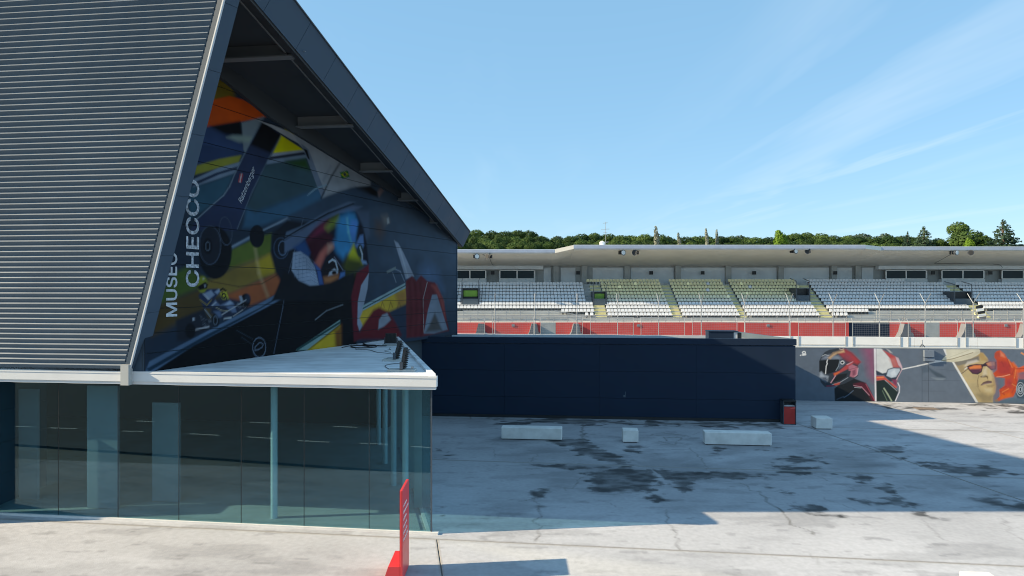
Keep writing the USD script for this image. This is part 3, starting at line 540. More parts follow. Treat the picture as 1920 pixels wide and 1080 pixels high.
# ------------------------------------------------------------------ ground, plaza, road
obj("ground", MB().box(-3000, 3000, -1500, 3000, -1.2, -0.12).geo(), M["earth"], kind="structure")
road = obj("road", box(-60, 70, -40, 11.4, -0.119, -0.03).geo(), M["asphalt"], kind="structure")
plaza = thing("plaza", kind="structure")
def warp(p): return p
def ground_col(x, y):
    P = np.stack([x, y], 1); q3 = np.stack([x, y, 0*x], 1)
    A = Paint(P, (0.40, 0.402, 0.425), lambda px, py: gnd(px, py)[:2])
    f1 = meshkit.fbm(q3*0.35, 4, 3); f2 = meshkit.fbm(q3*np.array([0.5, 1.6, 1])*1.3, 4, 9); f3 = meshkit.fbm(q3*np.array([1.0, 3.0, 1])*1.5+7, 5, 21)
    A.c *= (0.76+0.48*f1)[:, None]
    A.c *= (1-0.17*np.clip((f2-0.52)/0.14, 0, 1))[:, None]
    A.c *= (1-0.22*np.clip((f3-0.69)/0.06, 0, 1))[:, None]
    # dark stains with their own shapes
    S = Paint(P, (0, 0, 0), lambda px, py: gnd(px, py)[:2]); _sp = S.poly; S.poly = lambda pts, col, soft, a=1.0: _sp(pts, col, soft*1.7, a)
    one = (1, 1, 1)
    c7 = lambda: S.crop(800, 780, 3.2); c8 = lambda: S.crop(1320, 700, 2.842)
    c7(); 
    S.poly([(930,20),(950,20),(955,150),(935,150)], one, 0.15, 0.6)
    S.poly([(935,140),(1000,170),(1120,225),(1270,312),(1200,315),(1060,275),(940,245),(860,190),(730,150),(830,135)], one, 0.3)
    S.poly([(960,335),(1100,325),(1250,318),(1400,325),(1395,400),(1370,500),(1320,455),(1200,440),(1030,440),(1000,390)], one, 0.45)
    S.poly([(1405,325),(1600,335),(1720,360),(1630,385),(1570,405),(1550,460),(1470,410)], one, 0.3)
    S.poly([(610,288),(800,292),(1200,308),(1250,322),(900,318),(680,306)], one, 0.2)
    S.poly([(1170,175),(1340,185),(1260,225),(1200,215)], one, 0.25, 0.9)
    S.poly([(1680,190),(1800,180),(1750,225)], one, 0.25, 0.7); S.poly([(1730,335),(1900,350),(1880,370),(1740,365)], one, 0.2)
    S.poly([(60,180),(110,170),(130,240),(60,250)], one, 0.3, 0.5); S.poly([(60,515),(180,520),(230,625),(60,610)], one, 0.1, 0.25)
    S.poly([(640,440),(740,430),(700,470),(680,540),(650,520)], one, 0.15, 0.5)
    c8()
    S.poly([(440,470),(560,440),(500,525),(430,515)], one, 0.5, 0.9); S.poly([(280,400),(370,395),(370,430),(300,425)], one, 0.3, 0.7); S.poly([(570,455),(680,455),(640,480),(580,475)], one, 0.3, 0.6)
    S.poly([(920,390),(1050,375),(1110,465),(1050,468),(960,415)], one, 0.3, 0.9); S.poly([(1170,475),(1300,460),(1510,485),(1690,552),(1400,535),(1230,515)], one, 0.4, 0.9)
    S.poly([(700,540),(910,545),(1000,620),(1090,690),(1030,695),(910,600),(760,570)], one, 0.3, 0.9); S.poly([(530,690),(600,700),(700,757),(600,752)], one, 0.25, 0.9); S.poly([(420,690),(500,700),(540,740),(470,730)], one, 0.25, 0.6)
    S.poly([(1440,640),(1720,690),(1720,720),(1540,690)], one, 0.35, 0.6); S.poly([(80,528),(215,540),(160,558)], one, 0.2, 0.9); S.poly([(780,670),(920,690),(880,700)], one, 0.2, 0.6); S.poly([(1000,690),(1110,720),(1230,770),(1100,750)], one, 0.25, 0.6); S.poly([(260,540),(360,545),(330,560)], one, 0.2, 0.6)
    S.poly([(320,590),(480,640),(420,630)], one, 0.2, 0.6)
    S.crop(0, 0, 1)
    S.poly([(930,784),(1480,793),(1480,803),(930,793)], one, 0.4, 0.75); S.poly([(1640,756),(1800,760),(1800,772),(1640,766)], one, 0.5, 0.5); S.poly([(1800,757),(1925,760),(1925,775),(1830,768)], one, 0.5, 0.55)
    w1 = meshkit.fbm(q3*np.array([0.9, 1.3, 1]), 6, 31); w2 = meshkit.fbm(q3*np.array([2.6, 4.0, 1])+3, 5, 41)
    ctr = gnd(1222, 880)[:2]; dx, dy = x-ctr[0], y-ctr[1]; rad = np.hypot(dx, dy); ang = np.arctan2(dy, dx)
    wp = meshkit.fbm(np.stack([np.cos(ang)*2.6+rad*0.22, np.sin(ang)*2.6, rad*0.30], 1), 6, 51); kf = np.clip(1.3-rad/6.5, 0, 1)
    w1 = w1*(1-kf)+wp*kf
    m = S.c[:, 0]-0.37+(w1-0.5)*1.5+(w2-0.5)*1.3
    m = np.clip(m/0.22, 0, 1)*np.clip(S.c[:, 0]*4, 0, 1)
    A.c *= (1-(0.40+0.42*np.clip((w2-0.3)/0.4, 0, 1))*m)[:, None]
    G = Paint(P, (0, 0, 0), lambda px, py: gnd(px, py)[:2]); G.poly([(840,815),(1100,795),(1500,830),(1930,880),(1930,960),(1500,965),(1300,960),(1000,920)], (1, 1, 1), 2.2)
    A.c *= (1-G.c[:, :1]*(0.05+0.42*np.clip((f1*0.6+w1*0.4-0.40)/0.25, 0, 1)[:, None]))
    # cracks
    rng = np.random.default_rng(11)
    def crack(pts, w=0.05, a=0.6, jit=0.09):
        q = []
        for (x0, y0), (x1, y1) in zip(pts[:-1], pts[1:]):
            g0, g1 = gnd(x0, y0)[:2], gnd(x1, y1)[:2]; n = max(2, int(np.linalg.norm(g1-g0)/0.22))
            q += [g0+(g1-g0)*t+rng.normal(0, jit, 2)*(0 < t) for t in np.linspace(0, 1, n, endpoint=False)]
        q.append(gnd(*pts[-1])[:2])
        for a0, b0 in zip(q[:-1], q[1:]):
            d = b0-a0; L = np.hypot(*d)
            if L < 1e-3: continue
            n = np.array([-d[1], d[0]])/L*w*rng.uniform(0.25, 0.6); A.poly(None, (0.14, 0.135, 0.13), 0.025, a*rng.uniform(0.6, 1.5), wall=[a0+n, b0+n, b0-n, a0-n])
    C = lambda *p: [(800+x/3.2, 780+y/3.2) for x, y in p]; D = lambda *p: [(1320+x/2.842, 700+y/2.842) for x, y in p]
    crack(C((660,230),(605,275)), 0.04); crack(C((740,430),(650,495),(670,560),(665,690),(650,750)), 0.06); crack(C((400,200),(410,250)), 0.03)
    crack(C((1010,350),(900,385),(840,450)), 0.04); crack(C((560,510),(650,495)), 0.04); crack(C((1000,500),(1180,550)), 0.03)
    crack(C((1440,560),(1470,660),(1520,740),(1520,800)), 0.05); crack(C((1580,190),(1640,250),(1700,330)), 0.04); crack(C((920,840),(945,890)), 0.03)
    crack(D((190,585),(330,660),(400,720),(440,765),(510,820),(580,860)), 0.06, 0.75); crack(D((590,545),(660,575)), 0.04); crack(D((720,590),(800,620)), 0.04)
    crack(D((640,660),(870,760)), 0.03, 0.4); crack(D((1160,780),(1250,870),(1330,900)), 0.05, 0.35); crack(D((1580,770),(1705,890)), 0.04, 0.3)
    crack(C((1390,150),(1490,175),(1530,130),(1420,125),(1440,150)), 0.05, 0.7, 0.03); crack(C((1400,170),(1490,175)), 0.04, 0.7, 0.02)
    crack(C((1340,120),(1420,100),(1560,120),(1640,130)), 0.08, 0.5, 0.1); crack([(1245,822),(1300,815),(1380,800)], 0.06, 0.5)
    crack([(870,1012),(1060,1018)], 0.03, 0.3); crack(D((300,930),(420,1010)), 0.03, 0.3); crack(D((560,955),(610,1020)), 0.03, 0.3)
    for px, py, w in ((1090,783,0.12),):
        crack([(1094,786),(1090,830)], 0.14, 0.5, 0.06)
    # lighter repaired strip and tyre marks close to the camera
    A.poly(None, (0.66,0.64,0.60), 0.25, 0.25, wall=[gnd(818,1010)[:2], gnd(1000,1030)[:2], gnd(1400,1085)[:2], gnd(1100,1085)[:2]])
    return A.c
NB_ = [10.9-4.0, 10.9, 15.95, 23.35, 30.85, 38.3]
WDIR = norm((-0.165, 1.0, 0)); XC = [-37.2, -30, -22.8, -15.2, -7.8, -0.42, 6.7, 13.9, 21.1, 28.3, 35.5, 42.7]
def lerp_pt(xc, n):   # point on joint line through (xc, 22.5) at facade-normal coordinate n
    p = V3(xc, 22.5, 0); t = (n-np.dot(p, nB))/np.dot(WDIR, nB); return p+WDIR*t
plaza_col_done = 0
for r in range(1, 5):
    XR = [-37.2, -19.0, -2.82, 13.9, 28.3, 42.7] if r == 1 else [x for x in XC if x not in (-0.42, 6.7) + ((-7.8,) if r == 2 else ()) or r == 4]
    for c in range(len(XR)-1):
        a, b, cc, d = lerp_pt(XR[c], NB_[r]), lerp_pt(XR[c+1], NB_[r]), lerp_pt(XR[c+1], NB_[r+1]), lerp_pt(XR[c], NB_[r+1])
        seen = XR[c+1] > -19 and XR[c] < (16 if r < 3 else 26) and not (r > 1 and XR[c+1] < -2)
        nu, nv = (int((XR[c+1]-XR[c])/0.05), int(np.linalg.norm(d-a)/0.085)) if seen else (10, 10)
        g = 0.008
        U = np.concatenate([[0], np.linspace(g/7, 1-g/7, nu), [1]]); W = np.concatenate([[0], np.linspace(g/7, 1-g/7, nv), [1]])
        uu, ww = np.meshgrid(U, W); uu, ww = uu.ravel(), ww.ravel()
        P = (np.outer((1-uu)*(1-ww), a)+np.outer(uu*(1-ww), b)+np.outer(uu*ww, cc)+np.outer((1-uu)*ww, d))
        edge = (uu == 0) | (uu == 1) | (ww == 0) | (ww == 1)
        P[:, 2] = np.where(edge, -0.05, 0.0)
        if not seen: colr = np.tile((0.39, 0.392, 0.415), (len(P), 1))
        else: colr = ground_col(P[:, 0], P[:, 1])
        colr[(uu < g/6.9) | (uu > 1-g/6.9) | (ww < g/6.9) | (ww > 1-g/6.9)] = (0.26, 0.25, 0.24) if r > 1 else (0.33, 0.315, 0.30)
        obj("slab", (P, grid_faces(len(W), len(U))), M["plaza"], plaza, col=colr)
# dashes painted on the road (they show in the glass)
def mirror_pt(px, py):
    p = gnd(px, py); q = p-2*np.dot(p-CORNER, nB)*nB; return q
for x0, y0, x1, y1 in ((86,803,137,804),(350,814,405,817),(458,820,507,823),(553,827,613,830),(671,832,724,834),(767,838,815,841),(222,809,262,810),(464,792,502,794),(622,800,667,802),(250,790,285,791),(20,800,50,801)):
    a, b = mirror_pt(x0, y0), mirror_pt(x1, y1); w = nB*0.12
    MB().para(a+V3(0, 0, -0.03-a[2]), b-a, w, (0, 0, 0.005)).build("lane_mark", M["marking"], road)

# ------------------------------------------------------------------ museum: leaning clad wall, roof, gable frame, mural
museum = thing("museum_building", "dark ribbed museum hall with leaning front, sloping roof and motor racing mural", "building", (0, 0, 0))
LEFT = 24.0
fu = FOOT-APEX; slope = APEX-FOOT; slope_p = slope-np.dot(slope, uR)*uR; HS = np.linalg.norm(slope_p); sd = slope_p/HS
nf = norm(np.cross(uR, sd)); nf = nf if nf[1] < 0 else -nf           # outward (towards the camera) normal of the leaning wall
def fp(h, du=0.0, off=0.0):                                           # point at height h along the slope on the gable edge, du along the facade
    return FOOT+slope*(h/HS)+uR*du+nf*off
lean = MB().para(fp(0, -LEFT, -0.42), uR*LEFT, slope, nf*0.40); lean.build("front_wall", M["clad"], museum)
PITCH = 0.133; nrib = int(HS/PITCH)
prof_top = [(0.118, 0.0), (0.092, 0.046)]
for i in range(nrib):
    h = i*PITCH
    o = fp(h, -0.14, -0.018); L = -(LEFT-0.14)
    rib = MB().prism([(0, 0.0), (0.094, 0.046), (0.094, 0.0)], o, sd, nf, uR*L).build("cladding_rib", M["clad"], museum)
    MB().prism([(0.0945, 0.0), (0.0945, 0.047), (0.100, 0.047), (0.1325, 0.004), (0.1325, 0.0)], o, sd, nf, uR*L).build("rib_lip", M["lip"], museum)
gn = norm(np.cross(APEX-FOOT, TIP-FOOT)); gn = gn if gn[0] > 0 else -gn   # gable plane normal, outward
ge = norm(APEX-FOOT); gi = norm(np.cross(gn, ge)); gi = gi if np.dot(gi, TIP-FOOT) > 0 else -gi
BW, BWR = 0.45, 0.88
# left gable band in segments
nseg = 7; LB = np.linalg.norm(APEX-FOOT)
for i in range(nseg):
    a, b = LB*i/nseg+0.004, LB*(i+1)/nseg-0.004
    MB().para(FOOT+ge*a-gn*0.10, ge*(b-a), gi*BW, gn*0.13).build("gable_panel", M["frame"], museum)
MB().para(FOOT-ge*0.05-gi*0.045-gn*0.12, ge*(LB+0.1), gi*0.043, gn*0.13).build("edge_return", M["frame"], museum)
MB().para(FOOT-ge*0.05-gi*0.045+gn*0.012, ge*(LB+0.1), gi*0.05, gn*0.035).build("edge_trim", M["ledge"], museum)
MB().para(FOOT+V3(-0.12, -0.12, -0.40)-uR*0.05, uR*0.22, V3(0, 0.25, 0), V3(0, 0, 0.52)).build("foot_bracket", M["stand"], museum)
# roof slab and soffit
re = norm(TIP-APEX); LR = np.linalg.norm(TIP-APEX); rn = norm(np.cross(uR, re)); rn = rn if rn[2] > 0 else -rn
TH = 0.42
MB().para(APEX-rn*TH-uR*0.32, -uR*LEFT, re*LR, rn*TH).build("roof", M["darkroof"], museum)
MB().para(APEX-rn*(TH+0.03)-uR*0.36, -uR*(LEFT-0.4), re*(LR-0.02), rn*0.028).build("soffit", M["soffit"], museum)
si = norm(np.cross(gn, re)); si = si if np.dot(si, FOOT-APEX) > 0 else -si
nseg = 13
for i in range(nseg):
    a, b = LR*i/nseg+0.006, LR*(i+1)/nseg-0.006
    MB().para(APEX+re*a-gn*0.02, re*(b-a), si*BWR, gn*0.10).build("gable_panel", M["frame"], museum)
MB().para(APEX-si*0.03-gn*0.03, re*LR, si*0.03, gn*0.14).build("roof_edge_trim", M["darksteel"], museum)
MB().para(APEX+si*BWR-gn*0.42, re*LR, si*0.06, gn*0.46).build("inner_lip", M["soffit"], museum)
MB().para(APEX+si*(BWR+0.06)-gn*0.43, re*LR, si*0.025, gn*0.05).build("lip_trim", M["beam"], museum)
def soff(p, down=0.0):   # soffit height below the roof plane at plan position p
    z = APEX[2]-(rn[0]*(p[0]-APEX[0])+rn[1]*(p[1]-APEX[1]))/rn[2]; return z-TH-down
def edgeX(Y): t = (Y-APEX[1])/(TIP[1]-APEX[1]); return APEX+(TIP-APEX)*t
for Y in (18.7, 22.6, 26.2, 29.2, 32.0, 34.0):
    e = edgeX(Y); s = (np.dot(e-M0, nB))/np.dot(MD, nB); w = mpt(s, 0)
    L = np.dot(e-w, uR)-0.55
    a = w.copy(); a[2] = soff(a)
    MB().para(a+V3(0, 0, -0.36), uR*L, nB*0.10, V3(0, 0, 0.37)).para(a+V3(0, 0, -0.40)-nB*0.10, uR*L, nB*0.30, V3(0, 0, 0.04)).build("soffit_beam", M["beam"], museum)
    if Y < 33: pass
# soffit board joints
for k in range(1, 5):
    a, b = mpt(18.6*k/5, 0), edgeX(17+3.4*k)
MB().tube([hit(437, 66, mpt(1.2, 0), MN), edgeX(18.6)+V3(-0.15, 0, -0.75)], 0.012, 5).build("tie_rod", M["galv"], museum)
# mural wall: horizontal panels with recessed joints
def top_s(z):   # where the wall meets the soffit
    lo, hi = 0.0, SLEN+0.2
    f = lambda s: soff(mpt(s, 0))-0.0-z
    if f(hi) > 0: return SLEN
    for _ in range(40):
        mid = (lo+hi)/2
        if f(mid) > 0: lo = mid
        else: hi = mid
    return min(lo, SLEN)
zmaxw = soff(mpt(0.6, 0))-0.03
seams = [3.62, 4.32, 4.83, 5.47, 6.63, 7.74, 8.39, 9.54, 10.12, 11.27, 11.85, zmaxw]
for a, b in zip(seams[:-1], seams[1:]):
    if b-a < 0.05: continue
    painted_panel("mural_panel", museum, mpt, lambda z: 0.02, top_s, a, b, 0.036, 0.033, big_mural, M["mural"], thick=0.05, inset=0.016)
MB().prism([(0, 3.63), (SLEN, 3.63), (SLEN, soff(mpt(SLEN, 0))-0.02), (0.0, soff(mpt(0, 0))-0.02)], M0-MN*0.26, MD, V3(0, 0, 1), MN*0.20).build("gable_wall", M["interior"], museum)
MB().para(mpt(12.2, -0.2)-MN*0.6, MD*(SLEN-12.3), V3(0, 0, 3.78), MN*0.3).build("base_wall", M["interior"], museum)
MB().para(mpt(SLEN-0.02, 3.60)-MN*0.27, MD*0.05, V3(0, 0, 5.1), MN*0.29).build("corner_trim", M["frame"], museum)
MB().para(mpt(0.015, 3.63)-MN*0.02, -uR*0.40, V3(0, 0, 1.6), nB*0.10).build("wall_return", M["frame"], museum)
# back wall under the low eave and left end wall
MB().para(TIP+V3(0, -0.5, -TIP[2])-uR*0.9, -uR*(LEFT-1), V3(0, 0, TIP[2]-0.35), nB*0.2).build("rear_wall", M["dark"], museum)
cz = [(0.0, 12.6), (2.7, 12.02), (4.54, 11.42), (8.4, 10.68), (10.5, 10.30), (16.8, 9.12), (18.6, 8.74)]
MB().prism([(a, b) for a, b in cz]+[(18.6, soff(mpt(18.6, 0))+0.02), (0.0, soff(mpt(0, 0))-0.0)], M0+MN*0.004, MD, V3(0, 0, 1), MN*0.14).build("top_cornice", M["soffit"], museum)
# lettering on the wall
def wall_text(txt, x, y, x2, y2, height, mat_, name, shear=0.0, bold=True):
    """text whose baseline starts at pixel (x,y) and runs towards pixel (x2,y2)"""
    a, b = np.array(mwall(x, y)), np.array(mwall(x2, y2)); d = (b-a)/np.linalg.norm(b-a); n = np.array([-d[1], d[0]])
    t = meshkit.text_mesh(txt, height, 0.006, bold); v = t.vertices.copy(); v[:, 0] += shear*v[:, 1]
    v[:, 0] *= np.linalg.norm(b-a)/v[:, 0].max()
    W = np.array([M0])+np.outer(a[0]+v[:, 0]*d[0]+v[:, 1]*n[0], MD)+np.outer(a[1]+v[:, 0]*d[1]+v[:, 1]*n[1], V3(0, 0, 1))+np.outer(v[:, 2]+0.004, MN)
    return obj(name, (W, t.faces), mat_, museum)
wall_text("MUSEO", 331, 596, 331, 474, 0.34, M["lettering"], "lettering")
wall_text("CHECCO", 372, 541, 372, 339, 0.43, M["speckled"], "lettering")
wall_text("Ratzenberger", 452, 383, 479, 317, 0.17, M["speckled"], "lettering", 0.3, False)

# ------------------------------------------------------------------ glass pavilion
pav = thing("glass_pavilion", "glass walled pavilion with white edged flat roof in front of the museum", "building")
RZ0, RZ1 = 3.53, 3.86
PL = 24.0; SL = 13.2
cA = fac(-PL, 0); cS = CORNER+SIDE*SL
def poly_prism(name, pts, z0, z1, mat_, parent):
    return MB().prism([(p[0], p[1]) for p in pts], V3(0, 0, z0), V3(1, 0, 0), V3(0, 1, 0), V3(0, 0, z1-z0)).build(name, mat_, parent)
ins = lambda s, d: fac(s, d)
s_in = SIDE
roofpts = [fac(-PL, 0.16), fac(-0.2, 0.16), CORNER+SIDE*SL-uR*0.16, mpt(11.0, 0, 0.02), mpt(0.3, 0, 0.02), fac(-9.4, 0.7), fac(-PL, 0.7)]
poly_prism("roof_deck", roofpts, RZ1-0.10, RZ1-0.02, M["roofing"], pav)
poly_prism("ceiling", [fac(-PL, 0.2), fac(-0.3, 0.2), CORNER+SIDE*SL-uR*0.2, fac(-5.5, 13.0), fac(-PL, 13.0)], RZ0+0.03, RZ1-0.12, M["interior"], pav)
MB().para(fac(-PL, 0, RZ0+0.075), uR*PL, nB*0.155, V3(0, 0, RZ1-RZ0-0.075)).build("fascia", M["fascia"], pav)
MB().para(fac(-PL, 0.03, RZ0), uR*(PL-0.035), nB*0.12, V3(0, 0, 0.068)).build("fascia_drip", M["fascia"], pav)
MB().para(fac(-PL, -0.012, RZ1-0.05), uR*(PL+0.01), nB*0.10, V3(0, 0, 0.055)).build("roof_edge", M["fascia"], pav)
MB().para(CORNER+SIDE*0.16+V3(0, 0, RZ0+0.02), SIDE*(SL-0.2), -uR*0.15, V3(0, 0, RZ1-RZ0-0.02)).build("fascia", M["fascia"], pav)
MB().para(CORNER+SIDE*0.12+V3(0, 0, RZ1), SIDE*(SL-0.2), -uR*0.14, V3(0, 0, 0.05)).build("roof_edge", M["roofing"], pav)
# glazing: front joints spaced evenly from the corner, as in the picture
jpx = [808, 692, 570, 452, 335, 221, 109, -8]
gl = 0.13
js = [np.dot(hit(x, 800, fac(0, gl), nB)-CORNER, uR) for x in jpx]
step = (js[0]-js[-1])/(len(js)-1); js += [js[-1]-step*(k+1) for k in range(5)]
for a, b in zip(js[:-1], js[1:]):
    MB().para(fac(b+0.010, gl, 0.06), uR*(a-b-0.02), nB*0.016, V3(0, 0, RZ0-0.06)).build("glass_pane", M["glass"], pav)
    MB().para(fac(b-0.006, gl+0.002, 0.06), uR*0.012, nB*0.012, V3(0, 0, RZ0-0.06)).build("joint_seal", M["black"], pav)
gc = fac(js[0], gl)
for k in range(7):
    a = gc+SIDE*(0.03+1.82*k)
    MB().para(a+V3(0, 0, 0.06), SIDE*1.79, -uR*0.016, V3(0, 0, RZ0-0.06)).build("glass_pane", M["glass"], pav)
    MB().para(a+SIDE*1.80-uR*0.03+V3(0, 0, 0.06), SIDE*0.05, -uR*0.22, V3(0, 0, RZ0-0.06)).build("glass_fin", M["fin"], pav)
MB().para(gc+V3(-0.006, -0.006, 0.06), uR*0.03, nB*0.03, V3(0, 0, RZ0-0.06)).build("corner_post", M["darksteel"], pav)
MB().para(fac(-PL, 0.08, -0.02), uR*(PL+0.02), nB*0.12, V3(0, 0, 0.075)).build("sill", M["concrete"], pav)
MB().para(gc+V3(0, 0, -0.02)+SIDE*0.1, SIDE*12.7, -uR*0.10, V3(0, 0, 0.07)).build("sill", M["concrete"], pav)
poly_prism("floor", [fac(-PL, 0.22), fac(-0.45, 0.22), CORNER+SIDE*SL-uR*0.35, fac(-5.5, 13.0), fac(-PL, 13.0)], 0.004, 0.045, M["stand"], pav)
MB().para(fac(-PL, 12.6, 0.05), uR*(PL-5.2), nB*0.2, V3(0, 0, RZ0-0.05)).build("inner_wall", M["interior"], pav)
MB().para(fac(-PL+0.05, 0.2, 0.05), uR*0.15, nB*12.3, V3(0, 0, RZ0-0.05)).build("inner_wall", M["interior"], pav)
def column(p, r=0.085):
    c = trimesh.creation.cylinder(r, RZ0-0.02, sections=20); c.apply_translation((p[0], p[1], (RZ0+0.07)/2)); return obj("column", c, M["column"], pav, smooth=40)
column(gnd(514, 974)+V3(0, 0, 0)); 
for px, Y in ((760, 18.3), (738, 20.6), (722, 23.2), (710, 26.0)):
    column(V3((px-CX)/FPX*Y, Y, 0))
for x0, x1, dd, z1 in ((35, 70, 1.2, 3.1), (163, 220, 0.75, 3.3), (285, 335, 1.5, 2.75)):
    p0 = fac(0, dd); a, b = hit(x0, 800, p0, nB), hit(x1, 800, p0, nB); a[2] = b[2] = 0.06
    MB().para(a, b-a, nB*0.08, V3(0, 0, z1)).build("display_board", M["board"], pav)
# dark panelled wall crossing the facade at the left
wx = V3(-14.05, 0, 0); y0 = CORNER[1]+0.124*(CORNER[0]+14.05)
for k, (z0, z1) in enumerate(((0.0, 0.88), (0.88, 1.75), (1.75, 2.62), (2.62, RZ0-0.01))):
    box(-14.2, -14.05, y0+0.24, y0+2.6, z0+0.006+0.045*(k == 0), z1-0.006).build("wing_panel", M["wing"], pav)
    box(-14.2, -14.05, y0-0.75, y0+0.04, z0+0.006, z1-0.006).build("wing_panel", M["wing"], pav)

# rooftop lamps and cables
RT = RZ1-0.02
def lamp_on_roof(px, py, yaw, tilt, label):
    p = gnd(px, py, RT)
    t = thing("roof_floodlight", label, "floodlight", p, yaw)
    obj("base_plate", (lambda g: (g[0], g[1]))(bevel_box(0.72, 0.34, 0.06, 0.012)), M["stand"], t)
    m = MB(); ct, st = math.cos(tilt), math.sin(tilt); ax, az = V3(st, 0, ct), V3(ct, 0, -st)
    o = V3(-0.02, -0.14, 0.10)
    m.para(o, V3(0, 0.28, 0), az*0.07, ax*0.52); m.build("housing", M["black"], t)
    f = MB()
    for k in range(9): f.para(o+az*0.07+ax*(0.015+0.056*k), V3(0, 0.28, 0), az*0.06, ax*0.018)
    f.build("cooling_fins", M["black"], t)
    y = MB().box(-0.03, 0.05, -0.19, -0.16, 0.06, 0.26).box(-0.03, 0.05, 0.16, 0.19, 0.06, 0.26).box(-0.03, 0.05, -0.19, 0.19, 0.06, 0.075); y.build("bracket", M["darksteel"], t)
    MB().para(o-az*0.006+V3(0, 0.02, 0)+ax*0.02, V3(0, 0.24, 0), az*0.006, ax*0.47).build("lens", M["winglass"], t)
    MB().box(0.24, 0.30, -0.04, 0.04, 0.06, 0.12).build("junction_box", M["galv"], t)
    return t
lamp_on_roof(754, 696, -2, 0.16, "finned black floodlight on grey plate nearest the white roof corner")
lamp_on_roof(741, 676.5, -2, 0.26, "finned black floodlight leaning on the roof, the middle one of three")
p = gnd(733, 648, RT)
t = thing("roof_floodlight", "square black floodlight seen from behind at the far end of the roof", "floodlight", p)
obj("base_plate", bevel_box(0.6, 0.34, 0.06, 0.012), M["stand"], t)
MB().box(-0.20, 0.20, -0.04, 0.06, 0.09, 0.46).build("housing", M["black"], t); MB().box(-0.25, -0.21, -0.03, 0.03, 0.06, 0.3).box(0.21, 0.25, -0.03, 0.03, 0.06, 0.3).build("bracket", M["darksteel"], t)
obj("cooling_fins", (lambda m: [m.box(-0.19+0.05*k, -0.175+0.05*k, -0.075, -0.04, 0.10, 0.45) for k in range(8)] and m.geo())(MB()), M["black"], t)
def cable(pts, r, label, sm=True):
    q = np.array([gnd(x, y, RT+r) for x, y in pts])
    from scipy.interpolate import CubicSpline
    cs = CubicSpline(np.arange(len(q)), q); tt = np.linspace(0, len(q)-1, len(q)*7)
    MB().tube(cs(tt), r, 6).build("cable", M["black"], label=label, cat="cable", smooth=True)
K = lambda *p: [(640+x/8.31, 610+y/8.31) for x, y in p]
cable(K((705,220),(560,235),(400,262),(345,290),(430,305),(520,308),(548,325),(500,342),(330,350),(200,345),(150,330),(180,318),(300,312),(480,314),(640,318),(700,315)), 0.022, "thick black cable looped on the white roof behind the floodlights")
cable(K((10,345),(120,318),(260,305),(420,330),(545,328)), 0.018, "black cable lying along the foot of the mural wall")
cable(K((220,365),(300,378),(440,385),(540,415),(640,428),(740,438),(820,452)), 0.009, "thin black wire trailing across the roof to the middle floodlight")
cable(K((930,590),(800,600),(700,620),(685,645),(740,675),(830,688)), 0.009, "thin wire curling beside the nearest roof floodlight")
cable(K((810,500),(740,505),(695,518),(740,528),(810,530)), 0.008, "short wire loop beside the middle roof floodlight")
cable(K((765,345),(755,370),(770,378),(700,388),(680,402),(740,415),(765,420)), 0.007, "coiled thin wire in front of the far roof floodlight")

# ------------------------------------------------------------------ low dark annex
annex = thing("annex_building", "long low dark blue clad annex across the plaza", "building")
AR = V3(12.65, 30.45, 0); AD = norm((-16.2, 1.5, 0)); AB = norm((-0.165, 1, 0)); AN = V3(-AD[1], AD[0], 0); AN = AN if AN[1] < 0 else -AN
ALEN, ADEP, AH = 17.4, 5.9, 3.72
def an(s, d, z): return AR+AD*s+AB*d+V3(0, 0, z)
MB().para(an(0.02, 0.05, 0.10), AD*(ALEN-0.04), AB*(ADEP-0.06), V3(0, 0, 3.30)).build("core", M["interior"], annex)
rows = [(0.13, 0.97), (0.97, 2.19), (2.19, 3.43)]; cw = ALEN/4
for z0, z1 in rows:
    for k in range(4):
        MB().para(an(cw*k+0.004, 0, z0+0.006), AD*(cw-0.008), AB*0.05, V3(0, 0, z1-z0-0.012)).build("wall_panel", M["dark"], annex)
for z0, z1 in rows:
    for k in range(2): MB().para(an(0, 0.055+2.92*k, z0+0.006), AB*2.90, AD*0.02, V3(0, 0, z1-z0-0.012)).build("wall_panel", M["dark"], annex)
MB().para(an(-0.03, -0.03, 3.445), AD*(ALEN+0.03), AB*0.22, V3(0, 0, AH-3.445)).build("parapet", M["dark"], annex)
MB().para(an(-0.03, 0.20, 3.445), AB*(ADEP-0.2), AD*0.18, V3(0, 0, AH-3.445+0.004)).build("parapet", M["clad"], annex)
MB().para(an(0.15, 0.19, 3.41), AD*(ALEN-0.2), AB*(ADEP-0.3), V3(0, 0, 0.06)).build("roof_deck", M["darkroof"], annex)
MB().para(an(0.3, 0.0, 0.0), AD*(ALEN-0.3), AB*0.15, V3(0, 0, 0.125)).build("plinth", M["black"], annex)
pl = gnd(1332, 640, 3.47); 
hv = thing("rooftop_unit", "small dark box unit on the annex roof by the sloping edge", "roof unit", V3(10.05, 33.2, 3.475), -5)
MB().box(-0.55, 0.62, -0.4, 0.4, 0, 0.42).build("casing", M["dark"], hv); MB().box(0.63, 0.80, -0.38, 0.38, 0, 0.40).build("light_side_panel", M["ledge"], hv); MB().box(-0.57, 0.84, -0.43, 0.43, 0.425, 0.455).build("cover", M["dark"], hv); MB().box(0.84, 1.0, -0.35, 0.35, 0, 0.38).build("duct", M["black"], hv)

